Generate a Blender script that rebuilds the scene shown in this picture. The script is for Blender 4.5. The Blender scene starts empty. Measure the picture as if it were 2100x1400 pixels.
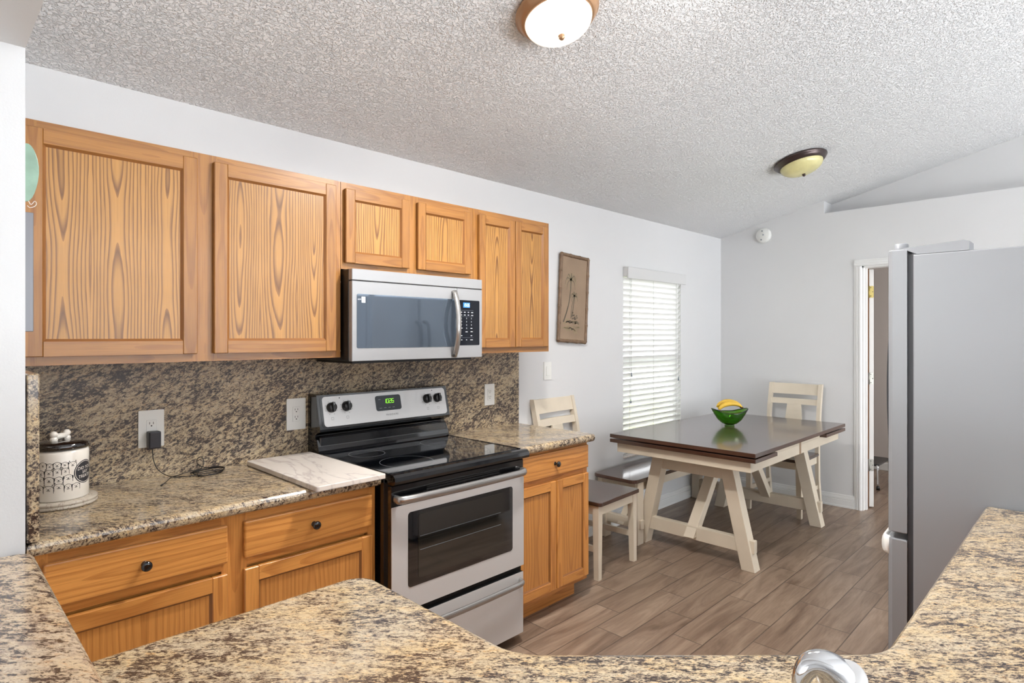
import bpy, bmesh, math, random
from mathutils import Vector, Matrix, Euler
random.seed(7)
PI = math.pi
SC = bpy.context.scene
COL = SC.collection

# ------------------------------------------------------------------ camera
TH = 0.782                      # heading of the lens from +x (along the range wall) to +y
cam_data = bpy.data.cameras.new('camera')
cam_data.sensor_width = 36.0
cam_data.lens = 1220.0 / 2100.0 * 36.0
cam_data.shift_y = -12.0 / 2100.0
cam_data.clip_start = 0.02
cam = bpy.data.objects.new('camera', cam_data)
COL.objects.link(cam)
cam.location = (0, 0, 1.466)
cam.rotation_euler = (PI / 2, 0, TH - PI / 2)
SC.camera = cam

# ------------------------------------------------------------------ view, world
SC.view_settings.view_transform = 'Standard'
SC.view_settings.look = 'None'
SC.view_settings.exposure = 0.34
SC.view_settings.gamma = 1.0
SC.view_settings.use_curve_mapping = False
SC.cycles.max_bounces = 8
SC.cycles.diffuse_bounces = 5
SC.cycles.glossy_bounces = 4
SC.cycles.transmission_bounces = 6
SC.cycles.sample_clamp_indirect = 6.0
SC.cycles.use_denoising = True
world = bpy.data.worlds.new('sky')
SC.world = world
world.use_nodes = True
wn = world.node_tree.nodes
wl = world.node_tree.links
wn.clear()
wo = wn.new('ShaderNodeOutputWorld')
wb = wn.new('ShaderNodeBackground')
wg = wn.new('ShaderNodeTexSky')
wg.sky_type = 'HOSEK_WILKIE'
wg.turbidity = 3.0
wg.sun_direction = (0.3, -0.6, 0.75)
wmix = wn.new('ShaderNodeMixRGB')
wmix.inputs[0].default_value = 0.75
wmix.inputs[2].default_value = (1.0, 1.0, 1.0, 1)
wl.new(wg.outputs[0], wmix.inputs[1])
wl.new(wmix.outputs[0], wb.inputs[0])
wb.inputs[1].default_value = 3.6
wl.new(wb.outputs[0], wo.inputs[0])

def area_light(name, loc, rot, sx, sy, power, col=(1, 1, 1)):
    d = bpy.data.lights.new(name, 'AREA')
    d.shape = 'RECTANGLE'; d.size = sx; d.size_y = sy; d.energy = power; d.color = col
    o = bpy.data.objects.new(name, d); COL.objects.link(o)
    o.location = loc; o.rotation_euler = rot
    return o

# unseen area lights added as daylight from assumed windows behind the camera
area_light('daylight_fill_living', (-3.85, 1.0, 1.5), (0, -PI / 2, 0), 2.0, 3.2, 84, (0.95, 0.975, 1.0))
area_light('daylight_fill_patio', (3.2, -4.85, 1.5), (PI / 2, 0, 0), 7.0, 2.4, 14, (0.94, 0.97, 1.0))
# added unseen light aimed upward to brighten the vaulted ceiling
area_light('ceiling_fill', (3.2, -4.5, 0.35), (PI / 2 + 1.3, 0, 0), 7.0, 1.2, 480, (0.90, 0.95, 1.0))
# added fill light for the base cabinets, above the frame, with no fixture
cabinet_fill = area_light('base_cabinet_fill', (2.0, 0.8, 2.80), (0.15, 0, 0), 0.35, 0.35, 15, (1.0, 0.985, 0.96))
area_light('hall_fill', (6.6, -0.4, 1.5), (PI / 2, 0, 0), 1.2, 1.6, 22, (1.0, 0.97, 0.95))  # unseen light added to lift the dark hall

# ------------------------------------------------------------------ materials
def lin(c):
    out = []
    for v in c:
        v = v / 255.0
        out.append(v / 12.92 if v <= 0.04045 else ((v + 0.055) / 1.055) ** 2.4)
    return (out[0], out[1], out[2], 1.0)

class NT:
    def __init__(self, name):
        self.m = bpy.data.materials.new(name)
        self.m.use_nodes = True
        self.n = self.m.node_tree.nodes
        self.l = self.m.node_tree.links
        self.b = self.n['Principled BSDF']
    def node(self, t, **k):
        x = self.n.new(t)
        for a, v in k.items():
            setattr(x, a, v)
        return x
    def link(self, a, b):
        self.l.new(a, b)
    def math(self, op, a, b=None, clamp=False):
        x = self.node('ShaderNodeMath', operation=op, use_clamp=clamp)
        for i, v in enumerate((a, b)):
            if v is None: continue
            if isinstance(v, (int, float)): x.inputs[i].default_value = v
            else: self.link(v, x.inputs[i])
        return x.outputs[0]
    def comb(self, a, b, c):
        x = self.node('ShaderNodeCombineXYZ')
        for i, v in enumerate((a, b, c)):
            if isinstance(v, (int, float)): x.inputs[i].default_value = v
            else: self.link(v, x.inputs[i])
        return x.outputs[0]
    def sep(self, v):
        x = self.node('ShaderNodeSeparateXYZ'); self.link(v, x.inputs[0]); return x.outputs
    def noise(self, vec, scale, detail=2, rough=0.5, dist=0.0):
        x = self.node('ShaderNodeTexNoise')
        x.inputs['Scale'].default_value = scale; x.inputs['Detail'].default_value = detail
        x.inputs['Roughness'].default_value = rough; x.inputs['Distortion'].default_value = dist
        if vec is not None: self.link(vec, x.inputs['Vector'])
        return x.outputs['Fac']
    def ramp(self, fac, stops, interp='LINEAR'):
        x = self.node('ShaderNodeValToRGB')
        r = x.color_ramp; r.interpolation = interp
        while len(r.elements) > 1: r.elements.remove(r.elements[-1])
        r.elements[0].position = stops[0][0]; r.elements[0].color = stops[0][1]
        for p, c in stops[1:]:
            e = r.elements.new(p); e.color = c
        self.link(fac, x.inputs[0])
        return x.outputs[0]
    def mix(self, fac, a, b, mode='MIX'):
        x = self.node('ShaderNodeMixRGB', blend_type=mode)
        for i, v in enumerate((fac, a, b)):
            if isinstance(v, (int, float)): x.inputs[i].default_value = v
            elif isinstance(v, tuple): x.inputs[i].default_value = v
            else: self.link(v, x.inputs[i])
        return x.outputs[0]
    def bump(self, h, strength, dist):
        x = self.node('ShaderNodeBump')
        x.inputs['Strength'].default_value = strength; x.inputs['Distance'].default_value = dist
        self.link(h, x.inputs['Height']); self.link(x.outputs[0], self.b.inputs['Normal'])
    def mapping(self, vec, rot=(0, 0, 0), scale=(1, 1, 1)):
        x = self.node('ShaderNodeMapping')
        x.inputs['Rotation'].default_value = rot; x.inputs['Scale'].default_value = scale
        self.link(vec, x.inputs['Vector']); return x.outputs[0]
    def objco(self):
        return self.node('ShaderNodeTexCoord').outputs['Object']
    def pos(self):
        return self.node('ShaderNodeNewGeometry').outputs['Position']

def simple(name, rgb, rough=0.5, metal=0.0, spec=0.5, coat=0.0, var=0.0, vscale=8.0, bumpd=0.0, bscale=200.0):
    t = NT(name)
    c = lin(rgb)
    t.b.inputs['Roughness'].default_value = rough
    t.b.inputs['Metallic'].default_value = metal
    t.b.inputs['Specular IOR Level'].default_value = spec
    t.b.inputs['Coat Weight'].default_value = coat
    t.b.inputs['Coat Roughness'].default_value = 0.05
    n = t.noise(t.objco(), vscale, 3)
    a = tuple(max(0, v * (1 - var)) for v in c[:3]) + (1,)
    b = tuple(min(1, v * (1 + var)) for v in c[:3]) + (1,)
    t.link(t.ramp(n, [(0.3, a), (0.7, b)]), t.b.inputs['Base Color'])
    if bumpd > 0:
        t.bump(t.noise(t.objco(), bscale, 2), 0.5, bumpd)
    return t.m

def emit(name, rgb, s):
    t = NT(name)
    t.b.inputs['Base Color'].default_value = lin(rgb)
    t.b.inputs['Emission Color'].default_value = lin(rgb)
    t.b.inputs['Emission Strength'].default_value = s
    return t.m

def wood(name, light, dark, fold=0.0, ring=26.0, contrast=1.0, rough=0.35, coat=0.25, pore=0.25):
    t = NT(name)
    at = t.node('ShaderNodeAttribute', attribute_name='gp').outputs['Vector']
    s = t.sep(at)
    a, b, c = s[0], s[1], s[2]
    if fold > 0:
        a = t.math('PINGPONG', a, fold)
    ncv = t.noise(t.comb(t.math('MULTIPLY', s[0], 3.0), t.math('MULTIPLY', b, 0.3), t.math('MULTIPLY', c, 0.8)), 1.5, 2)
    b2 = t.math('MULTIPLY', t.math('SUBTRACT', ncv, 0.25), 0.11)
    w = t.node('ShaderNodeTexWave', wave_type='RINGS', rings_direction='Z', wave_profile='SAW')
    w.inputs['Scale'].default_value = ring
    w.inputs['Distortion'].default_value = 1.6
    w.inputs['Detail'].default_value = 2.0
    w.inputs['Detail Scale'].default_value = 0.7
    jag = t.noise(t.comb(t.math('MULTIPLY', a, 90.0), 0.0, t.math('MULTIPLY', c, 5.0)), 1.0, 2)
    t.link(t.comb(t.math('ADD', a, t.math('MULTIPLY', t.math('SUBTRACT', jag, 0.5), 0.006)), b2, t.math('MULTIPLY', c, 0.10)), w.inputs['Vector'])
    fine = t.noise(t.comb(t.math('MULTIPLY', a, 330.0), t.math('MULTIPLY', b, 330.0), t.math('MULTIPLY', c, 7.0)), 1.0, 3, 0.6)
    base = t.ramp(w.outputs['Fac'], [(0.0, lin(tuple(min(255, v * 1.04) for v in light))), (0.50, lin(light)), (0.86, lin(dark)), (1.0, lin(tuple(0.5 * (x + y) for x, y in zip(light, dark))))])
    mid = tuple((x + y) / 2 for x, y in zip(lin(light), lin(dark)))
    base = t.mix(1.0 - contrast, base, mid)
    pc = t.ramp(fine, [(0.30, (1 - pore, 1 - pore * 1.15, 1 - pore * 1.3, 1)), (0.55, (1, 1, 1, 1))])
    broad = t.ramp(t.noise(t.comb(t.math('MULTIPLY', a, 9.0), t.math('MULTIPLY', b, 9.0), t.math('MULTIPLY', c, 0.8)), 1.0, 2),
                   [(0.3, (0.88, 0.86, 0.83, 1)), (0.7, (1.06, 1.06, 1.05, 1))])
    t.link(t.mix(1.0, t.mix(1.0, base, pc, 'MULTIPLY'), broad, 'MULTIPLY'), t.b.inputs['Base Color'])
    t.b.inputs['Roughness'].default_value = rough
    t.b.inputs['Coat Weight'].default_value = coat
    t.b.inputs['Coat Roughness'].default_value = 0.10
    t.bump(fine, 0.12, 0.0006)
    return t.m

def granite(name, rot, sc, dens=0.0, warm=1.0, rough=0.17, size=1.0, cool=0.0, coat=0.3):
    """cream and tan stone with elongated dark flecks; rot turns the streaks onto x, sc squeezes across them"""
    t = NT(name)
    q = t.mapping(t.pos(), rot=rot)
    p = t.mapping(q, scale=tuple(v * size for v in sc))
    big = t.noise(p, 4.5, 3, 0.6, 0.4)
    med = t.noise(p, 52.0, 6, 0.75, 0.4)
    base = t.ramp(med, [(0.32, lin((106, 93, 85))), (0.42, lin((156, 139, 115))), (0.53, lin((200, 183, 152))), (0.66, lin((178, 142, 97)))])
    gold = t.ramp(t.noise(p, 8.0, 3, 0.6), [(0.40, (0.90, 0.92, 0.98, 1)), (0.62, (1.0, 0.93, 0.79, 1))])
    base = t.mix(0.75 * warm, base, gold, 'MULTIPLY')
    if cool > 0: base = t.mix(cool, base, lin((196, 172, 158)))
    fl = t.math('ADD', t.math('MULTIPLY', t.noise(p, 36.0, 6, 0.72, 0.5), 0.55), t.math('MULTIPLY', t.noise(p, 110.0, 5, 0.75, 0.4), 0.45))
    thr = t.math('ADD', fl, t.math('MULTIPLY', t.math('SUBTRACT', big, 0.5), 0.22))
    d0 = 0.531 - dens
    fa = t.ramp(thr, [(d0 - 0.060, (0, 0, 0, 1)), (d0 - 0.012, (1, 1, 1, 1))])
    fb = t.ramp(thr, [(d0 - 0.006, (0, 0, 0, 1)), (d0 + 0.016, (1, 1, 1, 1))])
    dark = t.ramp(t.noise(p, 18.0, 2), [(0.35, lin((26, 23, 30))), (0.6, lin((50, 38, 36)))])
    c = t.mix(t.math('MULTIPLY', fa, 0.50), base, lin((116, 94, 78)))
    c = t.mix(t.math('MULTIPLY', fb, 0.95), c, dark)
    fl2 = t.noise(p, 140.0, 3, 0.6, 0.0)
    f2 = t.ramp(fl2, [(0.60 - dens * 0.6, (0, 0, 0, 1)), (0.65 - dens * 0.6, (1, 1, 1, 1))])
    c = t.mix(t.math('MULTIPLY', f2, 0.85), c, lin((50, 40, 38)))
    t.link(c, t.b.inputs['Base Color'])
    t.b.inputs['Roughness'].default_value = rough
    t.b.inputs['Coat Weight'].default_value = coat
    t.b.inputs['Coat Roughness'].default_value = 0.10
    return t.m

def floor_material():
    t = NT('wood_look_floor_tile')
    s = t.sep(t.pos())
    W, L = 0.155, 0.613
    ry = t.math('DIVIDE', t.math('SUBTRACT', s[1], 1.19), W)
    row = t.math('FLOOR', ry)
    fy = t.math('SUBTRACT', ry, row)
    rx = t.math('DIVIDE', t.math('SUBTRACT', t.math('SUBTRACT', s[0], 3.655), t.math('MULTIPLY', row, L / 3)), L)
    cell = t.math('FLOOR', rx)
    fx = t.math('SUBTRACT', rx, cell)
    ey = t.math('MULTIPLY', t.math('MINIMUM', fy, t.math('SUBTRACT', 1.0, fy)), W)
    ex = t.math('MULTIPLY', t.math('MINIMUM', fx, t.math('SUBTRACT', 1.0, fx)), L)
    e = t.math('MINIMUM', ex, ey)
    grout = t.ramp(e, [(0.0014, (1, 1, 1, 1)), (0.0026, (0, 0, 0, 1))])
    wn_ = t.node('ShaderNodeTexWhiteNoise', noise_dimensions='2D')
    t.link(t.comb(row, cell, 0.0), wn_.inputs['Vector'])
    rnd = wn_.outputs['Value']
    off = t.math('MULTIPLY', rnd, 37.0)
    gx = t.math('ADD', t.math('MULTIPLY', s[0], 1.6), off)
    v = t.comb(gx, t.math('ADD', t.math('MULTIPLY', s[1], 11.0), off), off)
    g1 = t.noise(v, 1.0, 4, 0.62, 1.4)
    g2 = t.noise(t.comb(t.math('MULTIPLY', s[0], 9.0), t.math('MULTIPLY', s[1], 130.0), off), 1.0, 3, 0.6)
    col = t.ramp(g1, [(0.26, lin((100, 80, 65))), (0.5, lin((136, 115, 98))), (0.74, lin((160, 139, 120)))])
    col = t.mix(0.55, col, t.ramp(g2, [(0.3, (0.74, 0.72, 0.70, 1)), (0.7, (1.1, 1.1, 1.1, 1))]), 'MULTIPLY')
    tone = t.ramp(rnd, [(0.0, (0.90, 0.89, 0.88, 1)), (1.0, (1.07, 1.07, 1.07, 1))])
    col = t.mix(1.0, col, tone, 'MULTIPLY')
    col = t.mix(grout, col, lin((70, 58, 50)))
    t.link(col, t.b.inputs['Base Color'])
    t.b.inputs['Roughness'].default_value = 0.33
    h = t.math('SUBTRACT', t.math('MULTIPLY', g2, 0.12), grout)
    t.bump(h, 0.35, 0.0015)
    return t.m

def ceiling_material():
    t = NT('knockdown_ceiling')
    p = t.objco()
    n1 = t.noise(p, 80.0, 3, 0.6, 0.5)
    blobs = t.ramp(n1, [(0.44, (0, 0, 0, 1)), (0.56, (1, 1, 1, 1))])
    n2 = t.noise(p, 180.0, 2)
    h = t.math('ADD', blobs, t.math('MULTIPLY', n2, 0.3))
    t.b.inputs['Base Color'].default_value = lin((242, 242, 242))
    t.b.inputs['Roughness'].default_value = 0.75
    t.bump(h, 1.0, 0.0060)
    return t.m

def marble(name, base, vein, scale=6.0):
    t = NT(name)
    n = t.noise(t.mapping(t.pos(), rot=(0, 0, 0.5), scale=(2.6, 0.9, 1)), scale, 4, 0.6, 0.5)
    r = t.math('ABSOLUTE', t.math('SUBTRACT', n, 0.5))
    t.link(t.ramp(r, [(0.0, lin(vein)), (0.022, lin(base)), (0.25, lin(tuple(min(255, v + 8) for v in base)))]), t.b.inputs['Base Color'])
    t.b.inputs['Roughness'].default_value = 0.22
    return t.m

def stainless(name, rgb=(196, 195, 195), axis=2, rough=0.30, metal=0.45):
    t = NT(name)
    sc = [3.0, 3.0, 3.0]
    sc[axis] = 60.0
    v = t.mapping(t.objco(), scale=tuple(sc))
    n = t.noise(v, 1.0, 2)
    t.b.inputs['Base Color'].default_value = lin(rgb)
    t.b.inputs['Metallic'].default_value = metal
    t.link(t.ramp(n, [(0.2, (rough - 0.015,) * 3 + (1,)), (0.8, (rough + 0.025,) * 3 + (1,))]), t.b.inputs['Roughness'])
    return t.m

def glass(name, tint=(1, 1, 1), rough=0.0, ior=1.45):
    t = NT(name)
    t.b.inputs['Base Color'].default_value = tuple(tint) + (1,)
    t.b.inputs['Transmission Weight'].default_value = 1.0
    t.b.inputs['Roughness'].default_value = rough
    t.b.inputs['IOR'].default_value = ior
    return t.m

M = {}
M['wall'] = simple('wall_paint', (213, 213, 213), 0.6, var=0.008, vscale=3, bumpd=0.0006, bscale=260)
M['ceiling'] = ceiling_material()
M['trim'] = simple('white_trim_paint', (226, 226, 224), 0.35, var=0.01)
M['floor'] = floor_material()
M['oak'] = wood('oak', (168, 117, 57), (132, 84, 38), ring=22, contrast=0.45, pore=0.22)  # wall cabinet oak, darkened to offset the strong light up there
M['oak_panel'] = wood('oak_veneer_panel', (175, 127, 64), (110, 70, 31), fold=0.075, ring=34, contrast=0.95, pore=0.2)
M['oak_low'] = wood('oak_base', (214, 150, 78), (172, 108, 50), ring=20, contrast=0.5, pore=0.22)  # same oak, lightened to make up for weak light on the base cabinets
M['oak_low_panel'] = wood('oak_base_panel', (204, 142, 74), (168, 108, 52), fold=0.12, ring=22, contrast=0.5, pore=0.2)
M['oak_bead'] = simple('oak_glazed_bead', (134, 86, 42), 0.4, var=0.1)
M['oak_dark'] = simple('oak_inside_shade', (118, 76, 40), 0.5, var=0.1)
M['granite_counter'] = granite('granite_counter', (0, 0, 0.785), (1.0, 2.3, 1.6))
M['granite_splash'] = granite('granite_splash', (0.0, 0.44, 0.0), (1.0, 1.5, 2.1), dens=0.020, warm=0.45, rough=0.38, coat=0.0)
M['granite_bar'] = granite('granite_bar', (0, 0, 0.95), (1.0, 2.1, 1.6), dens=0.0, size=0.85, cool=0.25)
M['granite_slab'] = granite('granite_slab_end', (0, 0.3, 0.3), (1.2, 1.2, 1.2), dens=0.02, size=1.2)
M['steel'] = stainless('brushed_steel', (206, 205, 204), metal=0.35)  # lightened to make up for the dim light on the oven front
M['steel_darkened'] = stainless('brushed_steel_microwave', (164, 164, 165))  # same steel, darkened to offset the stronger light on the microwave
M['steel_v'] = stainless('brushed_steel_handle', (168, 165, 162), axis=0, rough=0.24, metal=0.8)
M['black_gloss'] = simple('black_enamel', (14, 15, 18), 0.08, spec=0.6, coat=0.5)
M['black_glass'] = simple('black_glass', (10, 12, 16), 0.03, spec=0.9, coat=1.0)
M['oven_glass'] = simple('oven_window_glass', (34, 33, 30), 0.04, spec=0.8, coat=1.0)
M['black_plastic'] = simple('black_plastic', (22, 22, 24), 0.32)
M['black_matte'] = simple('dark_gap', (8, 8, 9), 0.7)
M['microwave_glass'] = simple('microwave_window_glass', (112, 124, 138), 0.04, metal=0.75, spec=0.8)
M['panel_glass'] = simple('dark_control_glass', (10, 13, 22), 0.12, spec=0.25)
M['display_glass'] = simple('range_display_glass', (42, 48, 54), 0.2, spec=0.4)
M['burner_line'] = simple('burner_marking', (110, 112, 114), 0.4)
M['white_plastic'] = simple('white_plastic', (226, 226, 222), 0.35)
M['white_print'] = simple('white_print', (222, 224, 226), 0.5)
M['grey_print'] = simple('grey_print', (120, 128, 136), 0.5)
M['dark_print'] = simple('dark_print', (40, 40, 44), 0.5)
M['slot'] = simple('outlet_slot', (38, 34, 30), 0.6)
M['green_led'] = emit('green_led_digits', (150, 255, 40), 1.1)
M['blue_led'] = emit('blue_led_panel', (40, 105, 170), 0.8)
M['white_led'] = emit('white_led_digits', (225, 245, 255), 1.2)
M['fridge'] = simple('fridge_grey_enamel', (132, 134, 138), 0.32, var=0.006, bumpd=0.0003, bscale=700)
M['fridge_front'] = stainless('fridge_steel', (188, 188, 190), axis=2, rough=0.25)
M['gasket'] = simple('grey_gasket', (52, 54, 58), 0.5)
M['cream'] = simple('cream_paint', (212, 200, 180), 0.42, var=0.05, vscale=5)
M['rub'] = simple('worn_brown_edge', (150, 124, 98), 0.5)
M['dark_wood'] = wood('dark_stained_wood', (88, 62, 52), (56, 38, 32), ring=9, contrast=0.5, rough=0.24, coat=0.6, pore=0.12)
M['blind'] = simple('blind_white', (238, 238, 236), 0.4)
M['valance'] = simple('blind_valance', (208, 208, 207), 0.4)
M['cord'] = simple('blind_cord', (196, 196, 194), 0.6)
M['vinyl'] = simple('window_vinyl', (232, 234, 236), 0.4)
M['pane'] = glass('window_pane', (1, 1, 1), 0.0, 1.05)
M['bamboo'] = simple('bamboo_frame', (116, 92, 70), 0.4, var=0.25, vscale=30)
M['canvas'] = simple('painting_ground', (146, 124, 102), 0.7, var=0.12, vscale=5)
M['ink'] = simple('painting_ink', (92, 84, 70), 0.7, var=0.2, vscale=20)
M['ink_soft'] = simple('painting_soft_green', (142, 128, 98), 0.7, var=0.15, vscale=20)
M['bronze'] = simple('oil_rubbed_bronze', (74, 62, 60), 0.3, metal=0.6)
M['copper'] = simple('brushed_copper_bronze', (176, 138, 104), 0.32, metal=0.6)
M['ceramic'] = simple('cream_ceramic', (224, 218, 208), 0.18, coat=0.5)
M['ceramic_black'] = simple('black_glazed_ceramic', (22, 17, 17), 0.07, coat=1.0)
M['marble_board'] = marble('marble_board', (212, 203, 194), (190, 180, 174), 2.0)
M['marble_coaster'] = marble('marble_coaster', (178, 168, 154), (140, 128, 116), 14)
M['rubber'] = simple('black_cable', (18, 14, 14), 0.45)
M['charger'] = simple('charger_black', (34, 35, 42), 0.35)
M['chrome'] = simple('chrome', (215, 216, 218), 0.06, metal=1.0)
M['brass'] = simple('brass_hinge', (176, 158, 96), 0.3, metal=0.7)
M['nickel'] = simple('nickel_hinge', (160, 158, 150), 0.3, metal=0.7)
M['banana'] = simple('banana_peel', (232, 188, 66), 0.45, var=0.12, vscale=14)
M['banana_tip'] = simple('banana_stem', (96, 74, 36), 0.6)
M['bowl_green'] = glass('green_glass', (0.20, 0.52, 0.06), 0.04, 1.45)
M['agate'] = simple('green_agate', (132, 160, 142), 0.2, var=0.12, vscale=25)
M['grey_metal'] = simple('grey_metal_strip', (118, 118, 122), 0.35, metal=0.4)
M['wire'] = simple('silver_wire', (210, 205, 196), 0.3, metal=0.6)
M['hall_wall'] = simple('hall_paint', (198, 190, 184), 0.6)
M['door_paint'] = simple('door_paint', (216, 214, 210), 0.4)
M['grass'] = simple('lawn', (176, 190, 140), 0.9, var=0.3, vscale=3)
M['leaf'] = simple('shrub_leaf', (92, 104, 78), 0.7, var=0.4, vscale=3)
M['siding'] = simple('house_siding', (212, 214, 222), 0.7)
M['fence_grey'] = simple('screen_frame', (120, 124, 130), 0.6)

# ------------------------------------------------------------------ mesh builder
class MB:
    """collects pieces, then links them as ONE mesh object"""
    def __init__(self):
        self.bm = bmesh.new()
        self.gp = self.bm.loops.layers.float_vector.new('gp')
        self.mats = []
    def mi(self, m):
        if m is None: return 0
        if m not in self.mats: self.mats.append(m)
        return self.mats.index(m)
    def _tag(self, faces, grain, mat, smooth=False):
        off = Vector((random.random() * 9, random.random() * 9, random.random() * 9))
        perm = {'x': (2, 1, 0), 'y': (0, 2, 1), 'z': (0, 1, 2)}[grain]
        cs = [v.co for f in faces for v in f.verts]
        cen = sum(cs, Vector()) / max(1, len(cs))
        k = self.mi(mat)
        for f in faces:
            f.material_index = k
            f.smooth = smooth
            for lp in f.loops:
                q = lp.vert.co - cen
                lp[self.gp] = Vector((q[perm[0]], q[perm[1]] + off[1], q[perm[2]] + off[2]))
    def box(self, lo, hi, mat=None, grain='z', bev=0.0, seg=1, rot=None, pivot=None):
        lo = Vector(lo); hi = Vector(hi)
        r = bmesh.ops.create_cube(self.bm, size=1.0)
        vs = r['verts']
        c = (lo + hi) / 2; s = hi - lo
        for v in vs:
            v.co = Vector((v.co.x * s.x, v.co.y * s.y, v.co.z * s.z)) + c
        fs = list({f for v in vs for f in v.link_faces})
        if bev > 0:
            es = list({e for v in vs for e in v.link_edges})
            rr = bmesh.ops.bevel(self.bm, geom=es, offset=min(bev, min(s) * 0.45), segments=seg, affect='EDGES', profile=0.5)
            fs = list({f for v in rr['verts'] for f in v.link_faces} | set(f for f in fs if f.is_valid))
        self._tag(fs, grain, mat)
        if rot is not None:
            p = Vector(pivot) if pivot is not None else c
            R = rot.to_matrix() if isinstance(rot, Euler) else rot
            for v in {v for f in fs for v in f.verts}:
                v.co = R @ (v.co - p) + p
        return self
    def beam(self, a, b, w, d, mat=None, up=(0, 0, 1), bev=0.0, ends=None):
        """rectangular bar from a to b; w across, d along 'up'"""
        a = Vector(a); b = Vector(b)
        z = (b - a).normalized(); u = Vector(up)
        x = u.cross(z)
        if x.length < 1e-4: x = Vector((1, 0, 0)).cross(z)
        x.normalize(); y = z.cross(x)
        vs = []
        for p in (a, b):
            for sx, sy in ((-1, -1), (1, -1), (1, 1), (-1, 1)):
                vs.append(self.bm.verts.new(p + x * sx * w / 2 + y * sy * d / 2))
        if ends:
            for i, v in enumerate(vs):
                zz = ends[0] if i < 4 else ends[1]
                if zz is not None:
                    t = (zz - v.co.z) / z.z
                    v.co += z * t
        fs = [self.bm.faces.new([vs[i] for i in q]) for q in ((3, 2, 1, 0), (4, 5, 6, 7), (0, 1, 5, 4), (1, 2, 6, 5), (2, 3, 7, 6), (3, 0, 4, 7))]
        if bev > 0:
            es = list({e for f in fs for e in f.edges})
            rr = bmesh.ops.bevel(self.bm, geom=es, offset=bev, segments=1, affect='EDGES')
            fs = list({f for v in rr['verts'] for f in v.link_faces} | set(f for f in fs if f.is_valid))
        gr = 'z' if abs(z.z) > 0.7 else ('x' if abs(z.x) > abs(z.y) else 'y')
        self._tag(fs, gr, mat)
        return self
    def prism(self, pts, lo, hi, mat=None, axis='z', grain='z', bev=0.0, seg=3, top_only=False, smooth=False):
        """pts: 2-D polygon; axis z: (x,y), axis y: (x,z), axis x: (y,z)"""
        def P(p, h):
            if axis == 'z': return Vector((p[0], p[1], h))
            if axis == 'y': return Vector((p[0], h, p[1]))
            return Vector((h, p[0], p[1]))
        bot = [self.bm.verts.new(P(p, lo)) for p in pts]
        top = [self.bm.verts.new(P(p, hi)) for p in pts]
        n = len(pts)
        fb = self.bm.faces.new(bot[::-1]); ft = self.bm.faces.new(top)
        fs = [fb, ft]
        for i in range(n):
            f = self.bm.faces.new((bot[i], bot[(i + 1) % n], top[(i + 1) % n], top[i]))
            fs.append(f)
        self.bm.normal_update()
        bmesh.ops.recalc_face_normals(self.bm, faces=fs)
        if bev > 0:
            es = list(ft.edges) + ([] if top_only else list(fb.edges))
            rr = bmesh.ops.bevel(self.bm, geom=es, offset=bev, segments=seg, affect='EDGES', profile=0.5)
            fs = list({f for v in rr['verts'] for f in v.link_faces} | set(f for f in fs if f.is_valid))
        self._tag(fs, grain, mat, smooth)
        return self
    def tube(self, path, radii, mat=None, seg=10, cap=True, flat=None):
        path = [Vector(p) for p in path]
        if not hasattr(radii, '__len__'): radii = [radii] * len(path)
        rings = []
        ref = None
        for i, p in enumerate(path):
            if i == 0: t = path[1] - path[0]
            elif i == len(path) - 1: t = path[-1] - path[-2]
            else: t = path[i + 1] - path[i - 1]
            t.normalize()
            if ref is None:
                ref = Vector((0, 0, 1)) if abs(t.z) < 0.9 else Vector((1, 0, 0))
            x = (ref - t * ref.dot(t)).normalized(); ref = x
            y = t.cross(x)
            fx, fy = flat if flat else (1, 1)
            rings.append([self.bm.verts.new(p + x * math.cos(2 * PI * k / seg) * radii[i] * fx + y * math.sin(2 * PI * k / seg) * radii[i] * fy) for k in range(seg)])
        fs = []
        for a, b in zip(rings[:-1], rings[1:]):
            for k in range(seg):
                fs.append(self.bm.faces.new((a[k], a[(k + 1) % seg], b[(k + 1) % seg], b[k])))
        if cap:
            fs.append(self.bm.faces.new(rings[0][::-1])); fs.append(self.bm.faces.new(rings[-1]))
        self._tag(fs, 'z', mat, True)
        return self
    def lathe(self, prof, cen=(0, 0, 0), mat=None, seg=40, R=None, smooth=True):
        """prof: (radius, height) list"""
        cen = Vector(cen)
        rings = []
        for r, h in prof:
            if r < 1e-6:
                p = Vector((0, 0, h))
                rings.append([self.bm.verts.new((R @ p if R else p) + cen)])
            else:
                ring = []
                for k in range(seg):
                    p = Vector((r * math.cos(2 * PI * k / seg), r * math.sin(2 * PI * k / seg), h))
                    ring.append(self.bm.verts.new((R @ p if R else p) + cen))
                rings.append(ring)
        fs = []
        for a, b in zip(rings[:-1], rings[1:]):
            for k in range(seg):
                k2 = (k + 1) % seg
                if len(a) == 1 and len(b) == 1: continue
                if len(a) == 1: fs.append(self.bm.faces.new((a[0], b[k2], b[k])))
                elif len(b) == 1: fs.append(self.bm.faces.new((a[k], a[k2], b[0])))
                else: fs.append(self.bm.faces.new((a[k], a[k2], b[k2], b[k])))
        self._tag(fs, 'z', mat, smooth)
        return self
    def poly(self, pts, mat=None):
        f = self.bm.faces.new([self.bm.verts.new(p) for p in pts])
        self._tag([f], 'z', mat)
        return self
    def grid(self, fn, nu, nv, mat=None, close_u=False):
        V = [[self.bm.verts.new(fn(i / (nu if close_u else nu - 1), j / (nv - 1))) for j in range(nv)] for i in range(nu)]
        fs = []
        for i in range(nu if close_u else nu - 1):
            for j in range(nv - 1):
                i2 = (i + 1) % nu
                fs.append(self.bm.faces.new((V[i][j], V[i2][j], V[i2][j + 1], V[i][j + 1])))
        self._tag(fs, 'z', mat, True)
        return self
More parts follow.
